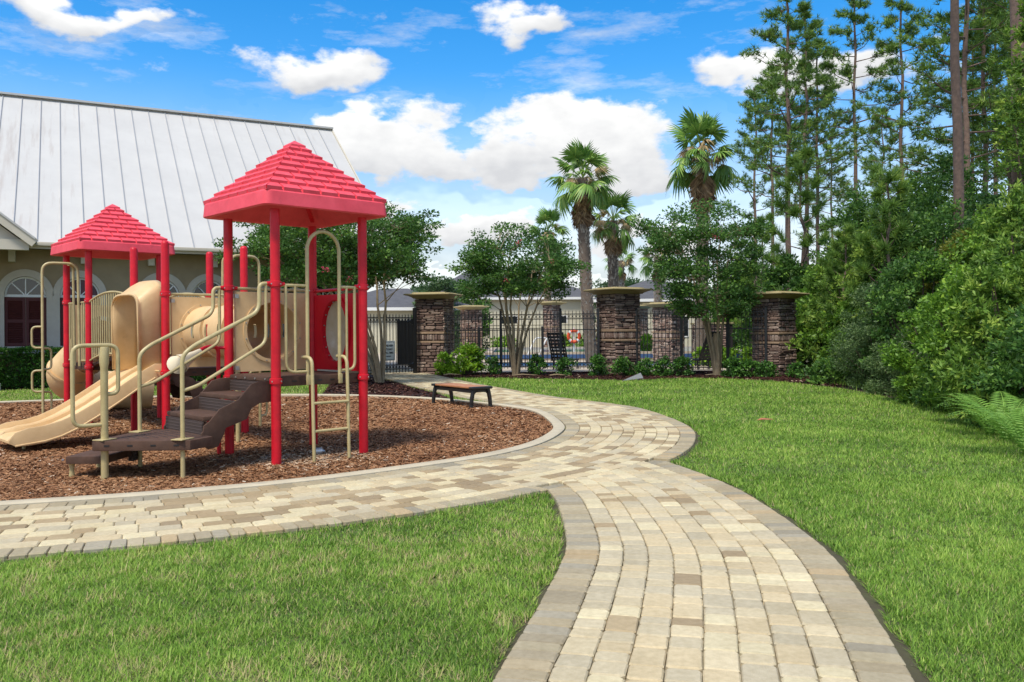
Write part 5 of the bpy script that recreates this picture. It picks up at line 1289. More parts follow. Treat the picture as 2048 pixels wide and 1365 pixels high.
# ---- bushes: clumped domes of leaves, leaf size real near by and coarser far away
KIND = {  # material, leaf length, width ratio, whorled
    'oval': ('leaf_oval', .085, .62, 0), 'bay': ('leaf_bay', .125, .32, 1), 'myrtle': ('leaf_myrtle', .055, .42, 0), 'box': ('leaf_dark', .052, .60, 0),
    'lime': ('leaf_lime', .075, .62, 0), 'dark': ('leaf_crape', .09, .5, 0), 'gold': ('leaf_gold', .09, .35, 0), 'far': ('leaf_far', .07, .55, 0)}
def bush_parts(kind, r, h, Y, rg):
    mt, lf, wr, wh = KIND[kind]; lf = lf*max(1.0, Y/17.0)**.85
    area_ = 2*pi*r*h*.8+pi*r*r; n = int(min(18000, max(900, area_*2.0/(lf*lf*wr*.5)))); cr = min(.27*max(1, Y/24), .36*r)*rg.uniform(.9, 1.1)
    nc = int(max(14, area_/(cr*cr*2.6))); C = []; R = []
    for _ in range(nc):
        u = rg.random(); a_ = rg.uniform(0, 2*pi); pf_ = sqrt(max(0, 1-(max(0, u-.3)/.7)**2)) if u > .3 else .78+.22*u/.3
        k = rg.uniform(.5, 1.08)*(1+.16*sin(3*a_+5*u+r*9))*(1.25 if rg.random() < .12 else 1); q = max(0, r-cr*.5)*pf_*k; C.append((cos(a_)*q, sin(a_)*q, max(cr*.3, (h-cr*.6)*u*rg.uniform(.92, 1.05)))); R.append(cr*rg.uniform(.6, 1.25))
    C, R = np.array(C), np.array(R); ct = NP.normal(0, .12, nc)
    if wh:
        k = 8; nr = n//k; ci = NP.integers(0, nc, nr); v = unit(NP.normal(size=(nr, 3))+np.array([0, 0, .5])); tip = C[ci]+v*(R[ci]*NP.random(nr)**.35)[:, None]
        ax = np.repeat(v, k, 0); p = np.repeat(tip, k, 0)-ax*NP.uniform(0, lf*.6, (nr*k, 1)); d = unit(ax*.55+unit(NP.normal(size=p.shape))*.85+np.array([0, 0, .15])); t = np.repeat(NP.normal(.5, .17, nr)+ct[ci], k)+NP.normal(0, .10, nr*k)
    else:
        ci = NP.integers(0, nc, n); v = unit(NP.normal(size=(n, 3))); v[:, 2] *= .6; p = C[ci]+v*(R[ci]*NP.random(n)**.42)[:, None]; d = unit(v+NP.normal(size=v.shape)*.55+np.array([0, 0, .2])); t = NP.normal(.46, .22, n)+ct[ci]
    kp = p[:, 2] > .01; p, d, t = p[kp], d[kp], t[kp]
    me = leaf_mesh(kind+'_foliage', p, d, lf*NP.uniform(.6, 1.2, len(p)), wr, M[mt], np.clip(t, 0, 1))
    b = MB(); w = .012+.012*min(h, 4)
    for c in C[:int(min(40, 10+nc//4))]:
        c = Vector(c)*.92; s_ = Vector((rg.uniform(-.12, .12)*r, rg.uniform(-.12, .12)*r, -.03)); b.tube([s_, s_.lerp(c, .5)+Vector((rg.uniform(-.08, .08), rg.uniform(-.08, .08), .06)), c], [w, w*.6, w*.2], 5)
    return me, b.mesh(M['bark_twig'])
def bush(kind, x, y, r, h, label, cat='bush', group=None, name='bush', z=0.0):
    E = empty(name, (x, y, z), RNG.uniform(0, 6.28)); T(E, label, cat, group)
    f, s_ = bush_parts(kind, r, h, y, RNG); put('foliage', f, E); put('stems', s_, E); return E

# ---- crape myrtles: many stems from one root, fine branches, loose leaf sprays
def crape(loc, H, spread, nst, label, seed, lean=0.0, low=.36, nleaf=17000, nsp=120):
    rg = random.Random(seed); E = empty('crape_myrtle', loc, 0); T(E, label, 'tree', 'crape myrtle trees')
    tips = []; roots = []
    tr = MB(); br = MB()
    for k in range(nst):
        a = 2*pi*k/nst+rg.uniform(-.4, .4); rad = spread*rg.uniform(.35, .62)
        p = Vector((cos(a)*.07, sin(a)*.07, -.05)); top = Vector((cos(a)*rad+lean, sin(a)*rad, H*rg.uniform(.62, .80)))
        pts = [p]; n = 7
        for i in range(1, n+1):
            f = i/n; q = Vector((cos(a)*.10+(top.x-cos(a)*.10)*f**1.5, sin(a)*.10+(top.y-sin(a)*.10)*f**1.5, top.z*f))
            pts.append(q+Vector((rg.uniform(-1, 1), rg.uniform(-1, 1), 0))*.11*f)
        tr.tube(pts, [.050*(1-.75*i/n)+.006 for i in range(n+1)], 8)
        for i in range(3, n+1):
            for _ in range(3 if i < n else 4):
                a2 = a+rg.uniform(-1.5, 1.5); l = spread*rg.uniform(.22, .52); dz = rg.uniform(.05, .55)*l*1.3
                q = pts[i]; e = q+Vector((cos(a2)*l, sin(a2)*l, dz)); m_ = q.lerp(e, .5)+Vector((0, 0, .06))
                if e.z < H*low: continue
                br.tube([q, m_, e], [.018, .011, .004], 5); tips.append((m_, e))
                for _ in range(3):
                    a3 = a2+rg.uniform(-1.2, 1.2); l3 = l*rg.uniform(.35, .7); e3 = m_.lerp(e, rg.uniform(.2, 1))+Vector((cos(a3)*l3, sin(a3)*l3, l3*rg.uniform(-.1, .7)))
                    br.tube([m_.lerp(e, .6), e3], [.007, .003], 4); tips.append((m_.lerp(e, .6), e3))
    tr.build('trunk', M['bark_crape'], E); br.build('branches', M['bark_crape'], E)
    tips = [t for t in tips if t[1].z > H*low]
    # flat sprays of leaves: at the twig ends and filling a broad dome
    C = [np.array(e) for _, e in tips]; R = [rg.uniform(.22, .42) for _ in tips]; cz = H*(low+1)/2; hz = H*(1-low)/2
    stem_pts = [np.array(a_) for a_, _ in tips]; lk = MB()
    for _ in range(nsp):
        u = rg.uniform(-.9, 1); a_ = rg.uniform(0, 6.28); q = sqrt(1-u*u)*rg.uniform(.55, 1.0)*(1+.12*sin(3*a_+1.3*seed)); c = np.array((lean+cos(a_)*spread*q, sin(a_)*spread*q, cz+u*hz*rg.uniform(.75, 1.0)))
        C.append(c); R.append(rg.uniform(.28, .55)); j = min(range(len(stem_pts)), key=lambda i: float(((stem_pts[i]-c)**2).sum())); lk.tube([stem_pts[j], (stem_pts[j]+c)/2+np.array((0, 0, .08)), c], [.012, .008, .003], 4)
    lk.build('twigs', M['bark_crape'], E)
    C, R = np.array(C), np.array(R); ci = NP.choice(len(C), nleaf, p=R**2/(R**2).sum()); v = unit(NP.normal(size=(nleaf, 3))); v[:, 2] *= .42
    P = C[ci]+v*(R[ci]*NP.random(nleaf)**.5)[:, None]; D = unit(v+NP.normal(size=v.shape)*.5+np.array([0, 0, .1])); Tn = np.clip(NP.normal(.45, .18, nleaf)+NP.normal(0, .12, len(C))[ci], 0, 1)
    put('crown', leaf_mesh('crown', P, D, NP.uniform(.07, .13, nleaf), .55, M['leaf_crape'], Tn), E)
    return E, tips
p = G(760, 767); c1, tp1 = crape((p.x, p.y, 0), 5.5, 2.7, 7, 'crape myrtle behind the near tower, beside the gate', 5, lean=-1.25, low=.52, nleaf=44000, nsp=190)
c2, tp2 = crape((.12, 29.35, 0), 5.2, 1.95, 8, 'crape myrtle before the fence between the two left pillars', 8, low=.52, nleaf=21000, nsp=90)
c3, tp3 = crape((6.75, 28.0, 0), 5.9, 1.75, 6, 'crape myrtle before the right fence section', 12, lean=-.5, low=.31, nleaf=23000, nsp=100)
MB().lathe([(.16, -.1), (.13, .3), (.12, .9), (.16, 1.15), (.10, 1.4)], (0, 0, 0), 12).build('main_trunk', M['bark_crape'], c3)
# pink blossoms still on the crape myrtles
fl = mat('pink_blossom', (.75, .08, .16), .6, trans=.2)
for (tips, E_, n_) in ((tp1, c1, 3), (tp2, c2, 3), (tp3, c3, 1)):
    for k in range(n_):
        q = sorted(tips, key=lambda t: t[1].y)[k*7+3][1]; pts = np.tile(np.array(q), (24, 1))+NP.normal(0, .05, (24, 3))
        o = put('blossom', leaf_mesh('blossom', pts, NP.normal(size=(24, 3)), np.full(24, .06), .8, fl, np.zeros(24)), E_)
        o['kind'] = 'stuff'

# ---- palms
def frond_mesh(seed, droop, m, dead=False):
    rg = random.Random(seed); V = []; Fc = []; Tn = []; Lp_ = .95 if not dead else .45
    n = 26; R = .74
    def seg(a, w, ln, b0):
        jit = rg.uniform(.6, 1.5)
        ca, sa_ = cos(a), sin(a); pl = .04 if True else 0
        pts = []
        for f in (0, .35, .7, 1.0):
            x = Lp_+ln*f*ca; y = ln*f*sa_; z = -droop*(f**2.6)*ln*(.7+.6*abs(sa_))*jit+.10*f*ca*0-(.10*ln*f if dead else 0)
            ww = w*(.25+f*1.3 if f < .7 else (1.15-1.05*(f-.7)/.3))
            pts.append((x, y, z, ww))
        b = len(V)
        for x, y, z, ww in pts:
            V.append((x-sa_*ww, y+ca*ww, z)); V.append((x, y, z+ww*.55)); V.append((x+sa_*ww, y-ca*ww, z)); Tn.extend([b0]*3)
        for i in range(3):
            for j in (0, 1): Fc.append((b+i*3+j, b+i*3+j+1, b+(i+1)*3+j+1, b+(i+1)*3+j))
    for k in range(n):
        a = (k/(n-1)-.5)*2*radians(118 if not dead else 50); seg(a, .036, R*(1-.16*abs(a))*rg.uniform(.88, 1.08), min(1, max(0, rg.gauss(.5, .18))))
    b = len(V)
    for x in (0, Lp_+.05):
        for y, z in ((-.022, 0), (.022, 0), (0, -.03)): V.append((x, y, z-.0)); Tn.append(.75)
    Fc += [(b, b+1, b+4, b+3), (b+1, b+2, b+5, b+4), (b+2, b, b+3, b+5)]
    return fast_mesh('frond', np.array(V), np.array(Fc), m, tone=np.array(Tn))
FR = [frond_mesh(s, d, M['palm_green']) for s, d in ((1, .25), (2, .5), (3, .9))]
FD = [frond_mesh(s, d, M['palm_dead'], True) for s, d in ((5, .25), (6, .5))]
FT = [frond_mesh(s, d, M['palm_tan']) for s, d in ((8, .9),)]
def palm(base, top, r, label, seed, skirt=1.0, nf=30, tr=.2, lean=0.0, bare=.0):
    rg = random.Random(seed); E = empty('fan_palm', base, 0); T(E, label, 'palm tree', 'fan palms'); H = top
    pts = [(lean*(1-(1-f)**2), 0, H*f-.05) for f in np.linspace(0, 1, 12)]
    MB().tube(pts, [tr*1.25-.25*tr*f for f in np.linspace(0, 1, 12)], 14).build('trunk', M['boot_rust'] if bare else M['bark_palm'], E)
    bt = MB(); z = H*(bare+.02)
    while z < H-.2:
        for k in range(6):
            a = rg.uniform(0, 6.28); f = z/H; cx = lean*(1-(1-f)**2); R_ = tr*1.02
            q = Vector((cx+cos(a)*R_, sin(a)*R_, z)); bt.add([q+Vector((-sin(a)*.05, cos(a)*.05, 0)), q+Vector((sin(a)*.05, -cos(a)*.05, 0)), q+Vector((cos(a)*.09, sin(a)*.09, .22)), q+Vector((0, 0, .12))], [(0, 1, 2), (1, 3, 2), (3, 0, 2)])
        z += .10
    o = bt.build('leaf_bases', M['boot'], E, smooth=False); o['kind'] = 'stuff'
    top_p = Vector((lean, 0, H)); s = r/1.5
    for k in range(nf):                               # live fronds, upright to drooping
        f = k/nf; el = radians(80-118*f+rg.uniform(-14, 14)); az = k*2.39996+rg.uniform(-.3, .3)
        o = put('frond', FR[0 if f < .35 else (1 if f < .7 else 2)], E); o.location = top_p+Vector((0, 0, .15-.5*f*s)); o.rotation_euler = (rg.uniform(-.6, .6), -el, az); o.scale = (s*rg.uniform(.72, 1.08),)*3
    for k in range(int(4*skirt)+3):                   # browning fronds among the green
        az = rg.uniform(0, 6.28); o = put('brown_frond', FT[0], E); o.location = top_p+Vector((0, 0, -.1)); o.rotation_euler = (rg.uniform(-.3, .3), -radians(rg.uniform(-50, 45)), az); o.scale = (s*rg.uniform(.55, .8),)*3
    for k in range(int(26*skirt)):                    # dead skirt hanging on the trunk
        az = k*2.39996; el = radians(-62-rg.uniform(0, 20)); o = put('dead_frond', FD[k % 2], E); o.location = top_p+Vector((0, 0, -.35-.028*k*s)); o.rotation_euler = (rg.uniform(-.3, .3), -el, az); o.scale = (s*.95,)*3
    return E
def palm_px(xb, xc, yc, Y, rpx, label, seed, **kw):
    c = at(xc, yc, Y); b = at(xb, 700, Y); palm((b.x, Y, 0), c.z, rpx*Y/F, label, seed, lean=c.x-b.x, **kw)
palm_px(1184, 1165, 355, 40, 72, 'tall fan palm with grey trunk left of the two behind the middle pillar', 1, tr=.24, skirt=1.2, nf=27)
palm_px(1224, 1226, 440, 43, 58, 'shorter fan palm just right of the tall one behind the middle pillar', 2, tr=.22, skirt=.9, nf=22)
palm_px(1400, 1405, 305, 38, 80, 'tallest fan palm with thick brown skirt behind the right crape myrtle', 3, tr=.24, skirt=1.5, nf=28)
palm_px(1094, 1096, 462, 62, 42, 'distant fan palm rising behind the second crape myrtle', 4, tr=.22, skirt=.5, nf=19)
palm_px(1316, 1316, 512, 50, 44, 'small distant fan palm left of the right crape myrtle', 5, tr=.2, skirt=.7, nf=19)
palm_px(1240, 1242, 520, 58, 34, 'lowest distant fan palm half hidden behind the palm pair', 6, tr=.2, skirt=.7, nf=16)

# ---- pines
def pine_meshes(seed, H=17.0, crown0=.52, dense=1.0, young=False):
    rg = random.Random(seed); tr = MB(); n = 12
    wob = [(rg.uniform(-.03, .03)*i/4, rg.uniform(-.03, .03)*i/4) for i in range(n+1)]
    pts = [Vector((wob[i][0], wob[i][1], H*i/n-.1)) for i in range(n+1)]; r0 = .125 if not young else .05
    tr.tube(pts, [r0*(1-.78*i/n)+.01 for i in range(n+1)], 9)
    def on(z): f = max(0, min(.999, (z+.1)/H))*n; i = int(f); return pts[i].lerp(pts[i+1], f-i)
    C = []; Dr = []
    nb = int((34 if not young else 26)*dense)
    for k in range(nb):
        f = crown0+(1-crown0)*(k/nb)**.9; q = on(H*f); a = k*2.4+rg.uniform(-.5, .5)
        l = (1.9*(1-((f-crown0)/(1-crown0))**1.6)+.40)*rg.uniform(.55, 1.1) if not young else (1.0*(1-f)+.2)
        e = q+Vector((cos(a)*l, sin(a)*l, l*rg.uniform(.0, .55) if not young else l*.7)); m_ = q.lerp(e, .5)+Vector((0, 0, -.08*l+rg.uniform(-.1, .1)))
        tr.tube([q, m_, e], [.028*l/2+.008, .018*l/2+.006, .005], 5)
        ends = [(m_, e)]
        for _ in range(rg.randint(3, 5) if not young else 1):
            b = q.lerp(e, rg.uniform(.4, .95)); a2 = a+rg.uniform(-1.1, 1.1); l2 = l*rg.uniform(.25, .5); e2 = b+Vector((cos(a2)*l2, sin(a2)*l2, l2*rg.uniform(.1, .8)))
            tr.tube([b, e2], [.014, .005], 4); ends.append((b, e2))
        for b, e2 in ends:
            for _ in range(8 if not young else 8):
                t = rg.uniform(.25, 1.05) if not young else rg.uniform(.2, 1.05); C.append(b.lerp(e2, t)+Vector((rg.gauss(0, .10), rg.gauss(0, .10), rg.gauss(0, .08)))*(1 if not young else .3)); Dr.append(((e2-b).normalized()+Vector((0, 0, .5))).normalized())
    for _ in range(14): C.append(on(H)+Vector((rg.gauss(0, .15), rg.gauss(0, .15), rg.uniform(-.5, .1)))); Dr.append(Vector((0, 0, 1)))
    C = np.array([tuple(c) for c in C]); Dr = np.array([tuple(c) for c in Dr]); per = 13 if not young else 24
    p = np.repeat(C, per, 0); ax = np.repeat(Dr, per, 0); d = unit(ax*.75+NP.normal(size=p.shape)*.55); L = NP.uniform(.16, .30, len(p)); w = .030 if not young else .018
    s = unit(np.cross(d, NP.normal(size=p.shape)))*w*.5
    V = np.stack([p-s, p+s, p+d*L[:, None]], 1).reshape(-1, 3); t = np.clip(np.repeat(NP.normal(.45, .2, len(C)), per)+NP.normal(0, .1, len(p)), 0, 1)
    return tr.mesh(M['bark_pine']), fast_mesh('needles', V, np.arange(len(V)).reshape(-1, 3), M['needle'], tone=np.repeat(t, 3))
PM = [pine_meshes(1), pine_meshes(2, crown0=.45), pine_meshes(3, crown0=.6, dense=.8), pine_meshes(4, crown0=.38, dense=1.15)]
YP = pine_meshes(9, 5.0, .18, 1.0, True)
def pine(x, Y, H, kind, label, rsc=1.0, tilt=0.0, grp='tall pines of the wood'):
    b = at(x, 640, Y); E = empty('pine_tree', (b.x, Y, 0), RNG.uniform(0, 6.28)); T(E, label, 'pine tree', grp)
    s = H/17.0
    for nm, me in zip(('trunk', 'crown'), PM[kind]):
        o = put(nm, me, E); o.scale = (s*rsc, s*rsc, s)
    return E
plist = [  # trunk pixel x, distance, height, kind, width scale
    (1512, 56, 17.5, 1, 1.0), (1546, 50, 17.0, 2, 1.0), (1578, 41, 18.5, 3, 1.15), (1614, 46, 18.5, 0, 1.1), (1637, 50, 18.5, 1, 1.0), (1712, 48, 20.5, 2, 1.0),
    (1806, 44, 19.5, 3, 1.0), (1768, 60, 17, 0, .9), (1917, 24, 22, 2, 1.0), (1935, 33, 19, 3, 1.15), (1948, 46, 18, 1, 1.0), (1993, 44, 18, 0, 1.1), (2022, 38, 19, 1, 1.1), (2039, 19, 22, 2, 1.15), (1972, 36, 17, 3, 1.2), (2075, 33, 18, 3, 1.2), (1665, 66, 17, 3, 1.0)]
od = ['leftmost', 'second', 'third', 'fourth', 'fifth', 'sixth', 'seventh', 'eighth', 'ninth', 'tenth', 'eleventh', 'twelfth', 'thirteenth', 'fourteenth', 'fifteenth', 'sixteenth', 'seventeenth']
pl2 = sorted(plist)
for i, (x, Y, H, k, rs_) in enumerate(pl2):
    if x == 1917: lb = 'thick reddish pine trunk standing near the front of the wood'
    elif x == 2039: lb = 'thickest dark pine trunk at the right edge of the photo'
    elif x == 1712: lb = 'lone straight pine with open sky on both sides'
    elif x == 2075: lb = 'pine whose boughs reach in from beyond the right edge'
    else: lb = ('leftmost tall pine, behind the right fan palm' if i == 0 else 'tall pine, %s trunk from the left in the row' % od[i])
    pine(x, Y, H, k, lb, rs_)
for x, yb_, Y, H, lb in ((1778, 470, 24, 6.0, 'young pine with upright shoots above the bushes'), (1606, 520, 34, 8.4, 'slim young pine rising beside the wood'), (1525, 560, 36, 6.2, 'small young pine behind the right pillar'), (1690, 560, 26, 4.6, 'low young pine among bright bushes')):
    b = at(x, 640, Y); E = empty('young_pine', (b.x, Y, 0), 1.3*x); T(E, lb, 'pine tree')
    for nm, me in zip(('trunk', 'crown'), YP): o = put(nm, me, E); o.scale = (H/5,)*3

# ---- shrubs along the fence
BX = 'clipped dark shrubs along the fence'
def sh_px(x, ytop, yb, wpx, kind, label, Yf, group=BX, cat='shrub', name='shrub'):
    t_ = at(x, ytop, Yf); r = wpx/2*Yf/F; bush(kind, t_.x, Yf, r, t_.z, label, cat, group, name)
sh_px(888, 705, 750, 34, 'lime', 'small light green shrub at the foot of the gate pillar', 29.6, None)
sh_px(938, 686, 748, 72, 'lime', 'large lime green shrub before the left fence section', 29.6, None)
sh_px(986, 711, 748, 30, 'box', 'small dark shrub right of the lime green one', 29.5)
sh_px(1074, 709, 752, 38, 'box', 'dark round shrub right of the second crape myrtle', 29.0)
sh_px(1132, 712, 752, 40, 'box', 'dark round shrub below the lounger behind the fence', 28.6)
sh_px(1197, 710, 753, 44, 'box', 'dark round shrub at the left foot of the middle pillar', 28.3)
sh_px(1247, 712, 753, 42, 'box', 'dark round shrub at the right foot of the middle pillar', 28.3)
sh_px(1289, 713, 753, 42, 'box', 'dark round shrub, first right of the middle pillar pair', 28.3)
sh_px(1328, 712, 753, 42, 'box', 'dark round shrub, second right of the middle pillar pair', 28.2)
sh_px(1366, 710, 753, 42, 'box', 'dark round shrub left of the right crape myrtle trunk', 28.2)
sh_px(1465, 712, 752, 46, 'box', 'dark round shrub right of the right crape myrtle trunk', 27.4)
sh_px(1500, 720, 754, 44, 'box', 'low dark shrub between crape myrtle and woods pillar', 27.2)
sh_px(1533, 722, 757, 40, 'box', 'low leafy shrub at the left foot of the woods pillar', 26.9)
sh_px(1592, 725, 762, 38, 'box', 'low dark shrub at the right foot of the woods pillar', 26.6)
# planting behind the pool
for i, (x, yt, Y, w, kd) in enumerate([(1010, 668, 57, 60, 'lime'), (1230, 660, 60, 60, 'oval'), (1290, 668, 47, 46, 'lime'), (1450, 690, 34, 60, 'lime'), (1408, 690, 36, 50, 'lime'), (1180, 664, 62, 60, 'oval'), (1125, 668, 63, 50, 'oval'), (1500, 690, 33, 50, 'lime')]):
    nm = ['left of the second crape myrtle', 'straight behind the middle pillar', 'right of the middle pillar', 'right of the right crape myrtle trunk', 'left of the right crape myrtle trunk', 'between lifebuoy and middle pillar', 'above the lounger', 'before the woods pillar'][i]
    sh_px(x, yt, 700, w, kd, 'bright green terrace shrub seen through the fence, ' + nm, Y, 'terrace shrubs')

# ---- box hedge under the clubhouse windows
HE = empty('box_hedge', (BLD[0], BLD[1], 0), BA); T(HE, 'clipped dark green hedge under the clubhouse windows', 'hedge')
n = 38000; hx = NP.uniform(-3.5, 8, n); face = NP.random(n); hy = np.where(face < .55, -1.55+.10*NP.random(n)+.06*np.sin(hx*3.1), NP.uniform(-1.55, -.55, n)); hz = np.where(face < .55, NP.random(n)*1.04+.06, 1.04+.07*NP.random(n)+.03*np.sin(hx*5.3))
pz = np.c_[hx, hy, hz]; dz = unit(np.where(face[:, None] < .55, np.array([[0, -1, .35]]), np.array([[0, -.2, 1]]))+NP.normal(size=(n, 3))*.6)
put('foliage', leaf_mesh('hedge', pz, dz, NP.uniform(.06, .11, n), .55, M['leaf_dark'], np.clip(NP.normal(.45, .22, n), 0, 1)), HE)
MB().box2((-3.4, -1.40, .05), (7.9, -.6, .98)).build('inner_twigs', M['bark_twig'], HE, smooth=False)

# ---- woodland edge: bushes of several kinds
wb = [  # photo x, foot distance, half width m, height m, kind, label
    (1690, 25.4, .95, 2.4, 'oval', 'mid green bush right beside the woods pillar'),
    (1712, 23.0, .9, 1.3, 'myrtle', 'grey green fine leaved bush low at the edge of the lawn'),
    (1735, 21.5, 1.2, 2.7, 'myrtle', 'tall grey green fine leaved bush at the lawn edge'),
    (1692, 27.0, 1.5, 4.4, 'bay', 'light green tall bush above the woods pillar'),
    (1790, 19.5, 1.0, 1.5, 'myrtle', 'low grey green bush right of the tall grey green one'),
    (1815, 20.5, 1.5, 3.4, 'dark', 'full dark leaved bush in the middle of the wood edge'),
    (1880, 17.5, 1.2, 2.4, 'oval', 'bright broad leaved bush right of the lawn edge'),
    (1935, 15.3, 1.2, 2.7, 'oval', 'large vine covered bush facing the lawn on the right'),
    (1990, 14.2, 1.1, 3.1, 'bay', 'tall light green bush with long leaves at the right'),
    (2035, 12.6, .9, 1.9, 'dark', 'dark leafy bush behind the fern at the right edge'),
    (1965, 13.2, .9, 1.35, 'bay', 'low long leaved bush behind the fern'),
    (1905, 15.9, .8, 1.0, 'dark', 'low dark bush at the foot of the vine covered one'),
    (1850, 17.0, .8, 1.0, 'bay', 'small pale shooting bush low at the lawn edge'),
    (1760, 25.0, 1.9, 4.6, 'bay', 'tall pale green bush behind the grey green one'),
    (1850, 24.0, 2.0, 5.0, 'dark', 'tall bushy tree below the thick reddish pine'),
    (1900, 21.0, .9, 4.0, 'gold', 'yellowish green slender bush below the pines'),
    (1965, 20.0, 1.7, 4.2, 'oval', 'tall broad leaved bush in front of the right pines'),
    (2030, 16.5, 1.4, 4.3, 'bay', 'highest light green bush at the right edge'),
    (1640, 31.5, 1.8, 4.2, 'oval', 'green tree crown left above the woods pillar'),
    (1560, 34.0, 1.9, 4.4, 'dark', 'dark tree crown behind the right crape myrtle'),
    (1705, 31.0, 1.9, 6.6, 'dark', 'tall dark leafy tree at the left of the wood'),
    (1795, 31.0, 2.2, 6.9, 'oval', 'tall leafy tree at the foot of the pines'),
    (1870, 29.0, 2.2, 7.4, 'dark', 'tall dark tree left of the thick reddish pine'),
    (1740, 36.0, 2.3, 6.2, 'bay', 'pale leafy tree seen between the lone pine and its neighbour'),
    (1950, 27.0, 2.2, 5.6, 'dark', 'dark leafy tree behind the right bushes'),
    (2040, 25.0, 2.0, 5.2, 'dark', 'dark leafy tree at the far right behind the bushes'),
    (1650, 23.6, .7, .7, 'dark', 'low dark bush at the end of the mulch bed'),
    (2046, 18.0, .9, 8.2, 'bay', 'leafy climber hanging on the thickest pine at the right edge')]
for x, Y, r, h, kd, lb in wb:
    b = at(x, 640, Y); bush(kd, b.x+r*.25, Y, r, h, lb, 'bush' if h < 4.1 else 'tree', 'bushes of the wood edge', 'bush' if h < 4.1 else 'understory_tree')
# the wood behind, a mass that reads as one
C = []; R = []
for _ in range(270):
    Y = RNG.uniform(13, 46); xe = np.interp(Y, [11, 13.5, 16.8, 20, 25, 31, 46], [8.9, 9.2, 10.0, 10.6, 11.2, 11.5, 17]); X = xe+RNG.uniform(0, 9+Y*.25); hm = 1.6+max(0, (X-xe))*.35+(Y-12)*.035
    C.append((X, Y, RNG.uniform(.15, min(hm, 4.2)))); R.append(RNG.uniform(.55, 1.1))
C, R = np.array(C), np.array(R); p, d = scatter(C, R, 220); keep = p[:, 2] > 0; p, d = p[keep], d[keep]
t = np.clip(NP.normal(.42, .2, len(p)), 0, 1)
o = put('woodland_thicket', leaf_mesh('thicket', p, d, NP.uniform(.08, .16, len(p)), .5, M['leaf_oval'], t)); T(o, 'dense green undergrowth filling the wood behind the edge bushes', 'thicket', None, 'stuff')
sheet('forest_floor', [(q[0]+.25, q[1]) for q in WOODS[:7]]+[(9, 5), (60, 5), (60, 90), (12, 90)], .002, M['soil'])
# weeds and tall grass along the wood edge
n = 26000; tY = NP.uniform(8.5, 25.5, n); ex = np.interp(tY, [2, 8, 11, 13.5, 16.8, 20, 25], [7.35, 6.95, 7.25, 7.75, 8.55, 9.05, 9.35]); PX = np.c_[ex+NP.normal(.25, .28, n), tY]
o = blades(PX, np.full(n, .24), np.full(n, .012), np.clip(NP.normal(.4, .2, n), 0, .9), M['grass'], 'tall_grass', lean=(.1, .8)); T(o, 'rough tall grass along the edge of the wood', 'grass', None, 'stuff')
b = MB()
for k in range(14):
    Y = RNG.uniform(12.5, 24); X = float(np.interp(Y, [11, 13.5, 16.8, 20, 25], [7.6, 8.1, 8.9, 9.4, 9.7]))+RNG.uniform(-.1, .25)
    for _ in range(4):
        a = RNG.uniform(0, 6.28); p0 = Vector((X, Y, 0)); q = p0+Vector((cos(a)*.3-.15, sin(a)*.3-.1, RNG.uniform(.6, 1.5))); m_ = p0.lerp(q, .5)+Vector((RNG.uniform(-.08, .08), RNG.uniform(-.08, .08), 0)); b.tube([p0, m_, q], [.012, .008, .003], 4)
        for _ in range(3): f = RNG.uniform(.4, .95); e = m_.lerp(q, f); b.tube([e, e+Vector((RNG.uniform(-.3, .2), RNG.uniform(-.3, .2), RNG.uniform(-.05, .3)))], [.005, .002], 4)
o = b.build('dead_twigs', M['boot']); T(o, 'bare grey dead twigs sticking out along the edge of the wood', 'twigs', None, 'stuff')
# fern clump at the right edge
def fern(x, Y, s, label, seed):
    rg = random.Random(seed); b = at(x, 640, Y); E = empty('fern', (b.x, Y, 0), 0); T(E, label, 'fern', 'ferns at the wood edge')
    for k in range(15):
        az = k*2.4+rg.uniform(-.3, .3); L = rg.uniform(.75, 1.15)*s; n = 26; lift = rg.uniform(1.1, 1.6); V = []; Tn = []
        pt = lambda f: np.array((cos(az)*L*(.70*f+.15*f*f), sin(az)*L*(.70*f+.15*f*f), L*(lift*f-.80*lift*.62*f*f*1.25)))
        sd_ = np.array((-sin(az), cos(az), 0.))
        for i in range(n):
            f = (i+1)/n; c = pt(f); tg = pt(min(1, f+.03))-pt(f-.03); tg = tg/np.linalg.norm(tg); ln = L*.17*sin(min(1, f*1.1+.10)*pi*.95)+.012; w = L*.011+.002
            for sg in (-1, 1):
                d_ = sd_*sg*.92+tg*.38+np.array((0, 0, -.12)); V += [c, c+d_*ln*.45+tg*w, c+d_*ln, c+d_*ln*.45-tg*w]; Tn += [min(1, max(0, rg.gauss(.5, .16)))]*4
        for i in range(8):
            p0, p1 = pt(i/8), pt((i+1)/8); V += [p0-sd_*.004, p0+sd_*.004, p1+sd_*.003, p1-sd_*.003]; Tn += [.9]*4
        put('fern_frond', fast_mesh('fern_frond', np.array(V), np.arange(len(V)).reshape(-1, 4), M['leaf_fern'], tone=np.array(Tn)), E)
fern(2012, 11.4, 1.15, 'large bright fern at the right edge of the lawn', 1); fern(2052, 10.2, 1.0, 'fern cut by the right edge of the photo', 2); fern(1978, 12.1, .8, 'smaller fern left of the large one', 3)
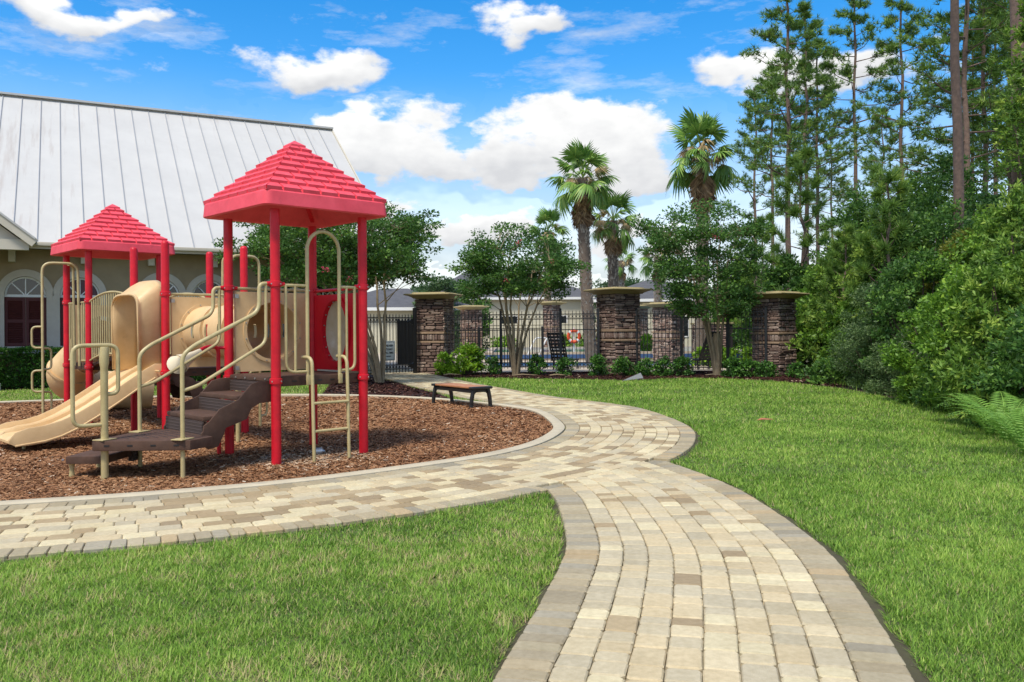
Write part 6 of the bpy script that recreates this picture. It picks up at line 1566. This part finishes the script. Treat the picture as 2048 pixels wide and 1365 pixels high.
# ---- far trees
for i, (x, yt, Y, w, kd) in enumerate([(880, 545, 60, 120, 'far'), (930, 555, 70, 110, 'dark'), (1240, 548, 75, 140, 'far'), (1300, 575, 90, 120, 'far'), (840, 565, 85, 130, 'far'), (1165, 580, 110, 150, 'far'), (1480, 520, 60, 150, 'oval'), (1440, 560, 80, 160, 'far'), (1560, 540, 70, 140, 'dark'), (700, 590, 80, 160, 'far'), (1010, 590, 130, 200, 'far'), (640, 600, 90, 160, 'far')]):
    t_ = at(x, yt, Y); r = w/2*Y/F
    lb = ['rounded far tree behind the gate pillar', 'dark far tree left of the grey roofs', 'grey green far tree behind the palm pair', 'far tree over the right house roof', 'far tree left of the gate pillar', 'low far tree between roof and palms', 'tree behind the right crape myrtle crown', 'far tree under the tallest palm', 'dark tree behind the woods pillar', 'far tree behind the near crape myrtle', 'very distant tree line over the wide roof', 'distant tree behind the clubhouse end'][i]
    E = bush(kd, t_.x, Y, r, t_.z, lb, 'tree', 'far trees', 'far_tree')
    MB().lathe([(.22, -.1), (.16, t_.z*.5)], (0, 0, 0), 8).build('trunk', M['bark_twig'], E)
# fallen sticks and roots on the mulch
for k, (x, y, l, a) in enumerate([(1050, 757, .9, .2), (1120, 757, .7, -.3), (1440, 756, 1.0, .15), (1480, 757, .8, -.25), (905, 756, .6, .1)]):
    p = G(x, y-4); o = MB().tube([(p.x-l/2*cos(a), p.y-l/2*sin(a), .03), (p.x-.1, p.y+.04, .06), (p.x+l/2*cos(a), p.y+l/2*sin(a), .03)], [.02, .024, .008], 6).build('fallen_stick', M['bark_crape'])
    T(o, 'pale stick on the dark mulch ' + ['left of the second crape myrtle roots', 'right of the second crape myrtle roots', 'right of the right crape myrtle', 'near the woods pillar', 'below the lime green shrub'][k], 'stick', 'fallen sticks on the mulch')
# tiny fixings that stay joined
for o in bpy.data.objects:
    if o.parent and o.name.split('.')[0] in ('clamp_bolt', 'flange_bolts', 'seam_bolts', 'window_bolts', 'stair_bolts', 'deck_slots', 'landing_slots', 'grip_ridges', 'twigs'): o['kind'] = 'stuff'
